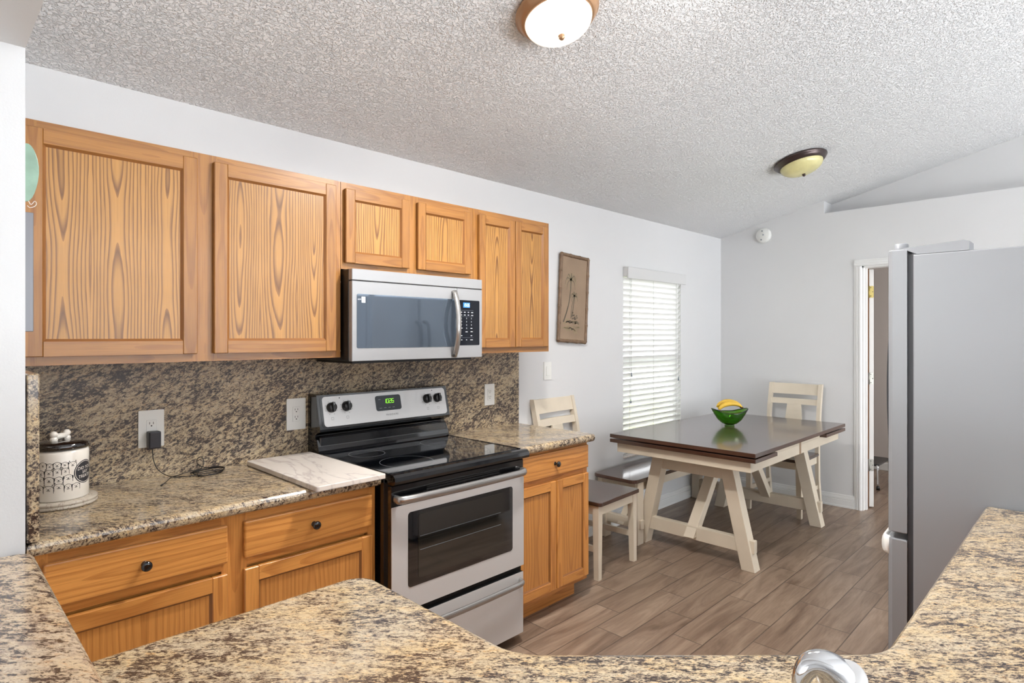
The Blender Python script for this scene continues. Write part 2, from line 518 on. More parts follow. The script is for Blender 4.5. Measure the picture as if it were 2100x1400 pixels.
    def build(self, name, mat=None, parent=None, world=True, fix=True):
        if fix:
            bmesh.ops.recalc_face_normals(self.bm, faces=self.bm.faces[:])
        root = parent
        while root is not None and root.parent is not None: root = root.parent
        if root is not None and world:
            off = Vector(root.location)
            for v in self.bm.verts: v.co -= off
        me = bpy.data.meshes.new(name)
        self.bm.to_mesh(me); self.bm.free()
        mats = self.mats
        if mat is not None and None in mats:
            mats = [mat if x is None else x for x in mats]
        if not mats: mats = [mat]
        for x in mats: me.materials.append(M[x] if isinstance(x, str) else x)
        o = bpy.data.objects.new(name, me)
        COL.objects.link(o)
        if parent is not None: o.parent = parent
        return o
    # pieces added without material use the build() material
    def mi(self, m):
        if m not in self.mats: self.mats.append(m)
        return self.mats.index(m)

def thing(name, label, cat, loc=(0, 0, 0), group=None):
    o = bpy.data.objects.new(name, None); COL.objects.link(o)
    o.empty_display_size = 0.05
    o.location = loc
    o['label'] = label; o['category'] = cat
    if group: o['group'] = group
    return o

def tag(o, label, cat, group=None):
    o['label'] = label; o['category'] = cat
    if group: o['group'] = group
    return o

def structure(o):
    o['kind'] = 'structure'
    return o

def copy_tree(o, parent=None):
    c = o.copy(); COL.objects.link(c)
    if parent is not None: c.parent = parent
    for ch in list(o.children): copy_tree(ch, c)
    return c

def bez(pts, n=24):
    """Catmull-Rom through pts"""
    pts = [Vector(p) for p in pts]
    P = [pts[0] * 2 - pts[1]] + pts + [pts[-1] * 2 - pts[-2]]
    out = []
    segs = len(pts) - 1
    per = max(2, n // segs)
    for i in range(segs):
        p0, p1, p2, p3 = P[i:i + 4]
        for k in range(per):
            t = k / per
            out.append(0.5 * ((2 * p1) + (-p0 + p2) * t + (2 * p0 - 5 * p1 + 4 * p2 - p3) * t * t + (-p0 + 3 * p1 - 3 * p2 + p3) * t ** 3))
    out.append(pts[-1])
    return out

def text_verts(body, size, extrude=0.0, shear=0.0, align='CENTER', spacing=1.0):
    cu = bpy.data.curves.new('lettering', 'FONT')
    cu.body = body; cu.size = size; cu.extrude = extrude; cu.align_x = align; cu.align_y = 'CENTER'
    cu.shear = shear; cu.space_character = spacing; cu.resolution_u = 3
    ob = bpy.data.objects.new('lettering', cu); COL.objects.link(ob)
    bpy.context.view_layer.update()
    dg = bpy.context.evaluated_depsgraph_get()
    me = bpy.data.meshes.new_from_object(ob.evaluated_get(dg))
    vs = [v.co.copy() for v in me.vertices]; fs = [tuple(p.vertices) for p in me.polygons]
    bpy.data.objects.remove(ob); bpy.data.curves.remove(cu); bpy.data.meshes.remove(me)
    return vs, fs

def add_text(mb, body, size, fn, mat=None, **k):
    """fn maps the flat (u, v) lettering to a 3-D point"""
    vs, fs = text_verts(body, size, **k)
    bv = [mb.bm.verts.new(fn(v.x, v.y)) for v in vs]
    out = []
    for f in fs:
        try: out.append(mb.bm.faces.new([bv[i] for i in f]))
        except ValueError: pass
    mb._tag(out, 'z', mat)

SEG = {'0': 'abcdef', '1': 'bc', '2': 'abged', '6': 'acdefg', ':': ':'}
def seg_digits(mb, s, x0, z0, w, h, fn, mat=None, slant=0.12):
    t = h * 0.085
    def bar(a, b):
        (ax, az), (bx, bz) = a, b
        dx, dz = bx - ax, bz - az
        L = math.hypot(dx, dz); nx, nz = -dz / L * t / 2, dx / L * t / 2
        q = [(ax + nx, az + nz), (bx + nx, bz + nz), (bx - nx, bz - nz), (ax - nx, az - nz)]
        mb.poly([fn(px + slant * (pz - z0), pz) for px, pz in q], mat)
    x = x0
    for ch in s:
        if ch == ':':
            for zz in (z0 + h * 0.3, z0 + h * 0.7):
                bar((x, zz), (x + t, zz))
            x += w * 0.4
            continue
        S = {'a': ((x, z0 + h), (x + w * .75, z0 + h)), 'g': ((x, z0 + h / 2), (x + w * .75, z0 + h / 2)), 'd': ((x, z0), (x + w * .75, z0)),
             'f': ((x, z0 + h / 2), (x, z0 + h)), 'e': ((x, z0), (x, z0 + h / 2)), 'b': ((x + w * .75, z0 + h / 2), (x + w * .75, z0 + h)), 'c': ((x + w * .75, z0), (x + w * .75, z0 + h / 2))}
        for k in SEG[ch]: bar(*S[k])
        x += w

def round_poly(pts, radii, n=8):
    """round the corners of a 2-D polygon"""
    out = []
    N = len(pts)
    for i in range(N):
        r = radii[i]
        p = Vector(pts[i]).to_2d(); a = Vector(pts[i - 1]).to_2d(); b = Vector(pts[(i + 1) % N]).to_2d()
        if r <= 0: out.append((p.x, p.y)); continue
        da = (a - p).normalized(); db = (b - p).normalized()
        ang = da.angle(db)
        d = r / math.tan(ang / 2)
        s = p + da * d; e = p + db * d
        c = p + (da + db).normalized() * (r / math.sin(ang / 2))
        a0 = math.atan2(s.y - c.y, s.x - c.x); a1 = math.atan2(e.y - c.y, e.x - c.x)
        dd = a1 - a0
        while dd > PI: dd -= 2 * PI
        while dd < -PI: dd += 2 * PI
        for k in range(n + 1):
            t = a0 + dd * k / n
            out.append((c.x + r * math.cos(t), c.y + r * math.sin(t)))
    return out

def rrect(x0, y0, x1, y1, r, n=6):
    return round_poly([(x0, y0), (x1, y0), (x1, y1), (x0, y1)], [r] * 4, n)

# ------------------------------------------------------------------ room
D = 2.671          # range wall
XF = 5.61          # dining end wall
SL = 0.236         # slope of the vaulted ceiling
CZ = 2.419
RIDGE = -1.2
def ceil_z(y): return CZ + SL * (D - y) if y > RIDGE else CZ + SL * (D - RIDGE) - SL * (RIDGE - y)

mb = MB(); mb.box((-4.2, -5.2, -0.08), (8.2, D + 0.12, 0.0), 'floor')
structure(mb.build('floor'))

# ceiling slabs; a shallow ledge recess sits above the end wall
mb = MB()
T = 0.12
for ya, yb in ((D + 0.12, RIDGE), (RIDGE, -5.2)):
    za, zb = ceil_z(ya), ceil_z(yb)
    mb.prism([(ya, za), (yb, zb), (yb, zb + T), (ya, za + T)], -4.2, 8.2, 'ceiling', axis='x')
structure(mb.build('ceiling'))

# range wall with the window hole
WX0, WX1, WZ0, WZ1 = 3.927, 4.824, 0.50, 1.985
mb = MB()
for lo, hi in (((-4.2, D, 0), (WX0, D + 0.12, CZ)), ((WX1, D, 0), (8.2, D + 0.12, CZ)), ((WX0, D, 0), (WX1, D + 0.12, WZ0)), ((WX0, D, WZ1), (WX1, D + 0.12, CZ))):
    mb.box(lo, hi, 'wall')
structure(mb.build('wall_range_side'))

# end wall of the dining area: door hole, ledge above z=2.536 for y<1.728
DY0, DY1, DZ = 0.65, 1.433, 2.048
LZ, LY = 2.534, 1.728
mb = MB()
mb.box((XF, LY, 0), (XF + 0.12, D, ceil_z(LY) + 0.0), 'wall')
mb.bm.faces.ensure_lookup_table()
mb.box((XF, DY1, 0), (XF + 0.12, LY, LZ), 'wall')
mb.box((XF, DY0, DZ), (XF + 0.12, DY1, LZ), 'wall')
mb.box((XF, -5.2, 0), (XF + 0.12, DY0, LZ), 'wall')
mb.box((XF + 0.12, -5.2, LZ - 0.1), (XF + 0.25, LY, LZ), 'wall')
mb.box((XF + 0.20, -5.2, LZ), (XF + 0.25, LY + 0.1, 3.4), 'wall')
mb.box((XF + 0.12, LY, LZ - 0.1), (XF + 0.25, LY + 0.1, 2.9), 'wall')
structure(mb.build('wall_dining_end'))

# other walls of the house behind the lens
mb = MB()
mb.box((-4.2, -5.2, 0), (8.2, -5.08, 2.9), 'wall')
structure(mb.build('wall_patio_side'))
mb = MB(); mb.box((-4.2, -5.2, 0), (-4.08, D, 3.4), 'wall'); structure(mb.build('wall_living_side'))
mb = MB(); mb.box((0.16, -0.50, 0), (3.52, -0.38, 1.03), 'wall'); structure(mb.build('wall_kitchen_back'))  # unseen wall, height invented and kept low so light reaches the kitchen

# wall between kitchen and living room: stub, header over the pass-through, low wall
mb = MB()
mb.prism([(0.147, 1.42), (0.2112, 2.05), (0.2112, D), (0.03, D), (0.03, 1.42)], 0, 3.05, 'wall')
mb.box((0.03, -1.5, 2.0), (0.147, 1.42, 3.30), 'wall')
mb.box((0.03, -1.5, 0), (0.140, 1.42, 1.034), 'wall')
structure(mb.build('wall_left'))

# hall behind the open door
mb = MB()
mb.box((7.45, -0.6, 0), (7.55, D, 2.45), 'hall_wall')
structure(mb.build('wall_hall_end'))
mb = MB(); mb.box((XF + 0.12, -0.6, 2.43), (7.55, D, 2.53), 'wall'); structure(mb.build('ceiling_hall'))
mb = MB(); mb.box((XF + 0.12, -0.7, 0), (7.55, -0.6, 2.45), 'hall_wall'); structure(mb.build('wall_hall_side'))
mb = MB()
mb.box((7.436, -0.6, 0), (7.45, D, 0.085), 'trim', bev=0.004)
structure(mb.build('baseboard_hall'))

def baseboard(name, a, b, n):
    """moulded board from a to b; n = direction into the room"""
    mb = MB()
    a = Vector(a); b = Vector(b); n = Vector(n)
    prof = [(0, 0), (0.016, 0), (0.016, 0.012), (0.013, 0.018), (0.013, 0.062), (0.010, 0.066), (0.013, 0.072), (0.011, 0.085), (0.007, 0.092), (0.007, 0.102), (0.004, 0.108), (0, 0.108)]
    A = [mb.bm.verts.new(a + n * p + Vector((0, 0, z))) for p, z in prof]
    B = [mb.bm.verts.new(b + n * p + Vector((0, 0, z))) for p, z in prof]
    fs = [mb.bm.faces.new(A), mb.bm.faces.new(B[::-1])]
    for i in range(len(prof)):
        j = (i + 1) % len(prof)
        fs.append(mb.bm.faces.new((A[i], B[i], B[j], A[j])))
    mb._tag(fs, 'x', 'trim')
    return structure(mb.build(name))
baseboard('baseboard_range_side', (2.72, D, 0), (XF, D, 0), (0, -1, 0))
baseboard('baseboard_dining_end', (XF, 1.49, 0), (XF, D - 0.014, 0), (-1, 0, 0))

# door casing and jamb, the door leaf swung open into the hall
mb = MB()
cas = [(0, 0), (0.012, 0), (0.018, 0.008), (0.018, 0.020), (0.014, 0.026), (0.014, 0.040), (0.009, 0.046), (0.009, 0.056), (0, 0.056)]
for d, o in cas[:0]: pass
def casing(y_in, s):
    pts = [(XF - d, y_in + s * w) for d, w in cas]
    mb.prism(pts, 0, DZ, 'trim')
casing(DY1 - 0.0, 1); casing(DY0, -1)
mb.prism([(XF - d, DZ + w) for d, w in cas], DY0 - 0.056, DY1 + 0.056, 'trim', axis='y')
mb.box((XF, DY1 - 0.012, 0), (XF + 0.12, DY1, DZ), 'trim')
mb.box((XF, DY0, 0), (XF + 0.12, DY0 + 0.012, DZ), 'trim')
mb.box((XF, DY0, DZ - 0.012), (XF + 0.12, DY1, DZ), 'trim')
mb.box((XF + 0.04, DY1 - 0.024, 0), (XF + 0.075, DY1 - 0.012, DZ), 'trim')
structure(mb.build('trim_1'))
door_root = thing('door_1', 'white interior door swung open into the hall', 'door', (5.735, 1.412, 0))
structure(door_root)
ang = math.radians(100)
mb = MB()
mb.box((0, -0.036, 0.012), (0.76, 0.0, 2.03), 'door_paint', bev=0.002)
for zz0, zz1 in ((0.2, 0.75), (0.85, 1.55), (1.62, 1.9)):
    for xx0 in (0.11, 0.42):
        mb.box((xx0, -0.040, zz0), (xx0 + 0.23, -0.036, zz1), 'door_paint', bev=0.003)
lf = mb.build('door_panel', None, door_root, world=False)
lf.rotation_euler = (0, 0, math.radians(30))
mb = MB(); mb.box((5.728, 1.4125, 0.012), (5.734, 1.4205, 2.035), 'oak_dark'); mb.build('hinge_gap_shade', None, door_root)  # dark strip added as the shadow between door edge and jamb
for z, m_ in ((1.838, 'brass'), (1.102, 'nickel'), (0.366, 'nickel')):
    mb = MB()
    mb.prism(rrect(-0.034, z - 0.05, -0.006, z + 0.05, 0.008), -0.0045, -0.0008, m_, axis='x')
    mb.tube([(-0.006, 0.002, z - 0.05), (-0.006, 0.002, z + 0.05)], 0.006, m_)
    for dz, dy in ((0.035, -0.012), (0.0, -0.026), (-0.035, -0.012)):
        mb.tube([(-0.0062, dy, z + dz), (-0.004, dy, z + dz)], 0.0035, 'slot', seg=8)
    h = mb.build('hinge', None, lf, world=False)
    if m_ == 'brass': h['label'] = 'brass coloured top hinge'

# window: vinyl frame, panes, sill
wnd = thing('window_1', 'single hung white window behind the blind', 'window', (WX0, D + 0.06, WZ0)); structure(wnd)
mb = MB()
fw = 0.045
y0, y1 = D + 0.055, D + 0.105
mb.box((WX0, y0, WZ0), (WX0 + fw, y1, WZ1), 'vinyl', bev=0.003); mb.box((WX1 - fw, y0, WZ0), (WX1, y1, WZ1), 'vinyl', bev=0.003)
mb.box((WX0, y0, WZ1 - fw), (WX1, y1, WZ1), 'vinyl', bev=0.003); mb.box((WX0, y0, WZ0), (WX1, y1, WZ0 + fw), 'vinyl', bev=0.003)
mb.box((WX0 + fw, y0, 1.225), (WX1 - fw, y1, 1.27), 'vinyl', bev=0.003)
mb.build('window_frame', None, wnd)
mb = MB(); mb.box((WX0 + fw, D + 0.078, WZ0 + fw), (WX1 - fw, D + 0.082, 1.225), 'pane'); mb.build('pane', None, wnd)
mb = MB(); mb.box((WX0 + fw, D + 0.078, 1.27), (WX1 - fw, D + 0.082, WZ1 - fw), 'pane'); mb.build('pane', None, wnd)
mb = MB(); mb.box((WX0, D - 0.012, WZ0), (WX1, D + 0.055, WZ0 + 0.016), 'marble_board', bev=0.004); mb.build('window_sill', None, wnd)

# venetian blind
bl = thing('window_blind', 'white venetian blind with wide slats in the dining window', 'blind', (4.375, D - 0.01, WZ1))
mb = MB()
mb.box((WX0 - 0.002, D - 0.052, 1.915), (WX1 + 0.004, D - 0.036, 2.004), 'valance', bev=0.003)
mb.box((WX0 - 0.004, D - 0.036, 1.93), (WX0 + 0.012, D - 0.002, 2.004), 'valance', bev=0.002)
mb.box((WX1 - 0.010, D - 0.036, 1.93), (WX1 + 0.004, D - 0.002, 2.004), 'valance', bev=0.002)
mb.build('valance', None, bl)
mb = MB()
mb.box((WX0 + 0.004, D + 0.0, 1.93), (WX1 - 0.004, D + 0.048, 1.98), 'blind')
mb.build('head_rail', None, bl)
mb = MB()
zs = 1.905
tilt = math.radians(51)
while zs > 0.60:
    dy, dz = 0.025 * math.cos(tilt), 0.025 * math.sin(tilt)
    mb.beam((WX0 + 0.004, D + 0.0185, zs), (WX1 - 0.004, D + 0.0185, zs), 0.050, 0.003, 'blind', up=(0, math.sin(tilt), math.cos(tilt)))
    zs -= 0.0445
mb.build('slats', None, bl)
mb = MB(); mb.box((WX0 + 0.006, D + 0.006, 0.535), (WX1 - 0.006, D + 0.046, 0.553), 'blind', bev=0.004); mb.build('bottom_rail', None, bl)
for x in (WX0 + 0.085, WX0 + 0.44, WX1 - 0.085):
    mb = MB(); mb.box((x - 0.001, D - 0.004, 0.55), (x + 0.001, D - 0.002, 1.93), 'cord'); mb.build('ladder_cord', None, bl)
for x, zb in ((WX0 + 0.098, 1.14), (WX0 + 0.088, 0.93), (WX1 - 0.06, 1.07)):
    mb = MB()
    mb.tube([(x, D - 0.012, 1.92), (x, D - 0.012, zb + 0.03)], 0.0012, 'cord', seg=5)
    c_ = mb.build('pull_cord', None, bl)
    mb = MB(); mb.lathe([(0.0, 0.036), (0.003, 0.034), (0.0065, 0.006), (0.0065, 0), (0, 0)], (x, D - 0.012, zb), 'grey_print', seg=12); mb.build('cord_tassel', None, c_)

# outside seen between the slats
mb = MB()
mb.box((-6, D + 0.3, -0.35), (16, 14.0, -0.25), 'grass')
structure(mb.build('lawn'))
nh = thing('neighbouring_house', 'pale neighbouring house beyond the lawn, seen between blind slats', 'house', (9.0, 11.0, -0.25))
mb = MB(); mb.box((5.0, 11.0, -0.25), (13.0, 11.4, 2.2), 'siding'); mb.build('wall', None, nh)
for x in (8.2, 9.6, 11.0):
    mb = MB(); mb.box((x, 10.96, 0.6), (x + 0.7, 11.0, 1.7), 'fence_grey'); mb.build('window', None, nh)
sh_spots = [(6.3, 8.0, 0.5, 'low rounded shrub on the lawn, at left between the slats'), (7.2, 8.6, 0.42, 'smaller shrub on the lawn beside the pale house, at right between the slats')]
for x, y, r, lb in sh_spots:
    mb = MB()
    for k in range(420):
        u = random.random() * 2 * PI; w = random.random() ** 0.4
        p = Vector((x + r * w * math.cos(u), y + r * w * math.sin(u), -0.25 + random.random() * r * 1.9 * (1.1 - w * 0.5)))
        q = Vector((random.uniform(-1, 1), random.uniform(-1, 1), random.uniform(-1, 1))).normalized() * 0.07
        s = q.cross(Vector((0.3, 0.5, 0.8))).normalized() * 0.03
        mb.poly([p - q, p + s, p + q, p - s], 'leaf')
    tag(mb.build('shrub', None, None, fix=False), lb, 'shrub', 'shrubs outside the window')

# ------------------------------------------------------------------ cabinets
def door_part(root, name, x0, x1, z0, z1, yf, frame='oak', panel='oak_panel', fr=0.048, th=0.019):
    """framed cabinet door facing -y, front face at yf"""
    mb = MB()
    b = 0.0025
    mb.box((x0, yf, z0), (x0 + fr, yf + th, z1), frame, 'z', b)
    mb.box((x1 - fr, yf, z0), (x1, yf + th, z1), frame, 'z', b)
    mb.box((x0 + fr, yf + 0.0003, z0), (x1 - fr, yf + th, z0 + fr), frame, 'x', 0.0008)
    mb.box((x0 + fr, yf + 0.0003, z1 - fr), (x1 - fr, yf + th, z1), frame, 'x', 0.0008)
    # sloped inner bead
    i0, i1, k0, k1 = x0 + fr, x1 - fr, z0 + fr, z1 - fr
    s = 0.008
    for (a, bb, c, d) in (((i0, k0), (i0, k1), (i0 + s, k1 - s), (i0 + s, k0 + s)), ((i1, k0), (i1, k1), (i1 - s, k1 - s), (i1 - s, k0 + s)),
                          ((i0, k0), (i1, k0), (i1 - s, k0 + s), (i0 + s, k0 + s)), ((i0, k1), (i1, k1), (i1 - s, k1 - s), (i0 + s, k1 - s))):
        v = [mb.bm.verts.new(p) for p in ((a[0], yf + 0.002, a[1]), (bb[0], yf + 0.002, bb[1]), (c[0], yf + 0.010, c[1]), (d[0], yf + 0.010, d[1]))]
        mb._tag([mb.bm.faces.new(v)], 'z', 'oak_bead')
    o = mb.build(name, None, root, fix=False)
    mb = MB()
    mb.box((i0 + 0.001, yf + 0.0095, k0 + 0.001), (i1 - 0.001, yf + 0.0155, k1 - 0.001), panel, 'z')
    mb.build('door_panel', None, o)
    return o

def drawer_part(root, x0, x1, z0, z1, yf, knob=True, mat='oak_low'):
    mb = MB(); mb.box((x0, yf, z0), (x1, yf + 0.019, z1), mat, 'x', 0.005, 2)
    o = mb.build('drawer', None, root)
    if knob:
        R = Matrix.Rotation(PI / 2, 3, 'X')
        mb = MB()
        mb.lathe([(0.010, 0), (0.0085, 0.003), (0.0055, 0.008), (0.0055, 0.013), (0.012, 0.018), (0.0155, 0.023), (0.0145, 0.028), (0.008, 0.031), (0.0, 0.0315)],
                 ((x0 + x1) / 2, yf, (z0 + z1) / 2), 'black_gloss', seg=20, R=R)
        kn = mb.build('knob', None, o)
        kn['label'] = 'round black knob'
    return o

def frame_mesh(mb, x0, x1, z0, z1, y, stiles, rails, mat, w=0.032, th=0.019):
    """face frame: y..y+th; stiles = list of (xa, xb), rails = list of (za, zb)"""
    for a, b in stiles: mb.box((a, y, z0), (b, y + th, z1), mat, 'z')
    for za, zb in rails:
        xs = sorted(stiles)
        for (p, q) in zip(xs[:-1], xs[1:]):
            mb.box((p[1], y, za), (q[0], y + th, zb), mat, 'x')

UY = 2.346        # face frames of the wall cabinets
UD = UY - 0.0195  # their door fronts
# left wall cabinet
c1 = thing('wall_cabinet', 'wide oak wall cabinet with two tall doors above the jar', 'cabinet', (0.765, D, 1.372), 'oak wall cabinets')
mb = MB(); mb.box((0.232, UY + 0.019, 1.378), (1.306, D - 0.001, 2.134), 'oak', 'x'); mb.build('cabinet_body', None, c1)
mb = MB()
frame_mesh(mb, 0.232, 1.306, 1.372, 2.134, UY, [(0.232, 0.270), (0.712, 0.800), (1.266, 1.306)], [(1.372, 1.412), (2.094, 2.134)], 'oak')
mb.build('face_frame', None, c1)
door_part(c1, 'door', 0.236, 0.727, 1.400, 2.109, UD)
door_part(c1, 'door', 0.784, 1.277, 1.400, 2.109, UD)
# cabinet over the microwave
c2 = thing('wall_cabinet', 'short oak wall cabinet with two small doors above the microwave', 'cabinet', (1.69, D, 1.755), 'oak wall cabinets')
mb = MB(); mb.box((1.308, UY + 0.019, 1.762), (2.070, D - 0.001, 2.134), 'oak', 'x'); mb.build('cabinet_body', None, c2)
mb = MB()
frame_mesh(mb, 1.308, 2.070, 1.756, 2.134, UY, [(1.308, 1.340), (1.64, 1.722), (2.038, 2.070)], [(1.756, 1.79), (2.094, 2.134)], 'oak')
mb.build('face_frame', None, c2)
door_part(c2, 'door', 1.322, 1.657, 1.783, 2.106, UD, fr=0.045)
door_part(c2, 'door', 1.706, 2.044, 1.783, 2.106, UD, fr=0.045)
# right wall cabinet
c3 = thing('wall_cabinet', 'oak wall cabinet with two narrow tall doors beside the bamboo framed picture', 'cabinet', (2.372, D, 1.372), 'oak wall cabinets')
mb = MB(); mb.box((2.072, UY + 0.019, 1.378), (2.672, D - 0.001, 2.134), 'oak', 'z'); mb.build('cabinet_body', None, c3)
mb = MB()
frame_mesh(mb, 2.072, 2.672, 1.372, 2.134, UY, [(2.072, 2.110), (2.640, 2.672)], [(1.372, 1.412), (2.094, 2.134)], 'oak')
mb.build('face_frame', None, c3)
door_part(c3, 'door', 2.102, 2.370, 1.402, 2.106, UD, fr=0.044)
door_part(c3, 'door', 2.376, 2.648, 1.402, 2.106, UD, fr=0.044)

BY = 2.060        # face frames of the base cabinets
BD = BY - 0.0195
b1 = thing('base_cabinet', 'oak base cabinet with two drawers over two doors, left of the range', 'cabinet', (0.765, 2.36, 0), 'oak base cabinets')
mb = MB(); mb.box((0.225, BY + 0.019, 0.105), (1.298, D - 0.001, 0.873), 'oak_low', 'x')
mb.box((0.235, BY + 0.075, 0), (1.298, D - 0.01, 0.105), 'oak_low', 'x'); mb.build('cabinet_body', None, b1)
mb = MB()
frame_mesh(mb, 0.225, 1.298, 0.105, 0.873, BY, [(0.225, 0.262), (0.716, 0.798), (1.264, 1.298)], [(0.105, 0.145), (0.69, 0.735), (0.838, 0.873)], 'oak_low')
mb.build('face_frame', None, b1)
drawer_part(b1, 0.250, 0.730, 0.718, 0.842, BD); drawer_part(b1, 0.784, 1.276, 0.718, 0.842, BD)
door_part(b1, 'door', 0.250, 0.730, 0.132, 0.682, BD, 'oak_low', 'oak_low_panel'); door_part(b1, 'door', 0.784, 1.276, 0.132, 0.682, BD, 'oak_low', 'oak_low_panel')

b2 = thing('base_cabinet', 'oak base cabinet with one drawer over two doors, right of the range', 'cabinet', (2.37, 2.36, 0), 'oak base cabinets')
mb = MB(); mb.box((2.074, BY + 0.019, 0.105), (2.671, D - 0.001, 0.873), 'oak_low', 'z')
mb.box((2.074, BY + 0.075, 0), (2.651, D - 0.01, 0.105), 'oak_low', 'x'); mb.build('cabinet_body', None, b2)
mb = MB()
frame_mesh(mb, 2.074, 2.671, 0.105, 0.873, BY, [(2.074, 2.110), (2.637, 2.671)], [(0.105, 0.145), (0.695, 0.74), (0.850, 0.873)], 'oak_low')
mb.build('face_frame', None, b2)
drawer_part(b2, 2.092, 2.662, 0.731, 0.858, BD)
door_part(b2, 'door', 2.092, 2.388, 0.132, 0.702, BD, 'oak_low', 'oak_low_panel', fr=0.046)
door_part(b2, 'door', 2.396, 2.664, 0.132, 0.702, BD, 'oak_low', 'oak_low_panel', fr=0.046)

# ------------------------------------------------------------------ stone tops
mb = MB()
mb.prism(round_poly([(0.2118, 2.650), (0.2118, 2.018), (1.300, 2.018), (1.300, 2.650)], [0, 0, 0, 0]), 0.874, 0.914, 'granite_counter', bev=0.016)
tag(mb.build('countertop'), 'granite countertop left of the range, under the jar and marble board', 'countertop', 'granite countertops')
mb = MB()
mb.prism(round_poly([(2.073, 2.650), (2.073, 2.018), (2.712, 2.018), (2.712, 2.650)], [0, 0, 0.03, 0]), 0.874, 0.914, 'granite_counter', bev=0.016)
tag(mb.build('countertop'), 'short granite countertop right of the range', 'countertop', 'granite countertops')
pen = [(0.145, 1.226), (0.742, 1.226), (0.742, 0.726), (1.196, 0.272), (2.462, 0.272), (2.462, -0.375), (0.162, -0.375), (0.145, -0.37)]
mb = MB()
mb.prism(round_poly(pen, [0, 0.055, 0.12, 0.12, 0, 0, 0, 0], 10), 0.874, 0.914, 'granite_counter', bev=0.015)
tag(mb.build('countertop'), 'large granite corner countertop in the foreground with angled inner corner', 'countertop', 'granite countertops')
mb = MB(); mb.box((0.2118, 2.652, 0.874), (1.310, D - 0.0008, 1.371), 'granite_splash'); mb.box((1.310, 2.652, 0.874), (2.065, D - 0.0008, 1.371), 'granite_splash')
mb.box((2.065, 2.652, 0.874), (2.733, D - 0.0008, 1.371), 'granite_splash', bev=0.001)
tag(mb.build('backsplash'), 'speckled granite backsplash on the range wall', 'backsplash')
mb = MB(); mb.box((0.2118, 2.019, 0.9145), (0.2385, 2.6515, 1.364), 'granite_slab', bev=0.003)
tag(mb.build('side_splash'), 'upright granite side splash beside the white wall end', 'backsplash')
mb = MB()
mb.prism(round_poly([(-0.22, -1.45), (0.158, -1.45), (0.158, 1.4195), (-0.22, 1.4195)], [0.02, 0, 0.03, 0.02]), 1.035, 1.067, 'granite_bar', bev=0.013)
# the stub wall stands past the end of the slab; the top stops against it
o = mb.build('bar_top')
tag(o, 'raised granite bar top at the lower left, nearest the lens', 'bar top')

# peninsula base units under the foreground top
pc = thing('peninsula_cabinet', 'oak base cabinet run under the foreground granite counter', 'cabinet', (0.43, 0.9, 0))
mb = MB(); mb.prism([(0.150, 1.20), (0.70, 1.20), (0.70, 0.71), (1.18, 0.232), (2.45, 0.232), (2.45, -0.370), (0.165, -0.370), (0.150, -0.36)], 0.10, 0.873, 'oak_low', grain='z')
mb.build('cabinet_body', None, pc)
mb = MB(); mb.prism([(0.160, 1.18), (0.63, 1.18), (0.63, 0.68), (1.15, 0.165), (2.45, 0.165), (2.45, -0.36), (0.175, -0.36), (0.16, -0.35)], 0.0, 0.10, 'oak_dark'); mb.build('toe_kick', None, pc)
for (ax, ay), (bx, by) in (((0.70, 0.73), (0.70, 1.18)), ((1.20, 0.232), (1.60, 0.232)), ((1.62, 0.232), (2.02, 0.232)), ((2.04, 0.232), (2.44, 0.232))):
    mb = MB()
    if ax == bx: mb.box((ax, ay, 0.13), (ax + 0.019, by, 0.85), 'oak_low', bev=0.003)
    else: mb.box((ax, ay, 0.13), (bx, ay + 0.019, 0.85), 'oak_low', bev=0.003)
    mb.build('door', None, pc)

# ------------------------------------------------------------------ range
rg = thing('range', 'black and stainless freestanding electric range', 'stove', (1.69, 2.3, 0))
RX0, RX1, RY = 1.311, 2.064, 1.965
mb = MB()
mb.box((RX0, 2.015, 0.045), (RX1, 2.640, 0.900), 'black_gloss', bev=0.002)
mb.box((RX0, 1.990, 0.30), (RX1, 2.015, 0.885), 'black_matte')
mb.box((RX0 + 0.02, 2.03, 0.02), (RX1 - 0.02, 2.6, 0.05), 'black_matte')
mb.build('body', None, rg)
for x in (RX0 + 0.05, RX1 - 0.05):
    for y in (2.06, 2.58):
        mb = MB(); mb.lathe([(0, 0), (0.016, 0), (0.016, 0.012), (0.009, 0.016), (0.009, 0.046)], (x, y, 0), 'black_plastic', seg=14); mb.build('leveling_foot', None, rg)
# cooktop with rounded front lip
mb = MB()
prof = [(2.600, 0.900), (2.600, 0.921), (1.985, 0.921), (1.966, 0.926), (1.948, 0.924), (1.937, 0.915), (1.934, 0.900), (1.938, 0.889), (1.950, 0.884), (1.985, 0.884), (1.99, 0.900)]
mb.prism(prof, RX0 - 0.002, RX1 + 0.002, 'black_gloss', axis='x', smooth=False)
mb.box((RX0, 1.99, 0.921), (RX0 + 0.016, 2.585, 0.926), 'black_gloss', bev=0.002)
mb.box((RX1 - 0.016, 1.99, 0.921), (RX1, 2.585, 0.926), 'black_gloss', bev=0.002)
ck = mb.build('cooktop', None, rg)
mb = MB(); mb.prism(rrect(RX0 + 0.018, 1.992, RX1 - 0.018, 2.535, 0.012), 0.9212, 0.9242, 'black_glass'); mb.build('glass_surface', None, ck)
def ring(mb, cx, cy, r, z, mat, w=0.0016):
    N = 60
    for k in range(N):
        a, b = 2 * PI * k / N, 2 * PI * (k + 1) / N
        mb.poly([(cx + (r - w) * math.cos(a), cy + (r - w) * math.sin(a), z), (cx + r * math.cos(a), cy + r * math.sin(a), z), (cx + r * math.cos(b), cy + r * math.sin(b), z), (cx + (r - w) * math.cos(b), cy + (r - w) * math.sin(b), z)], mat)
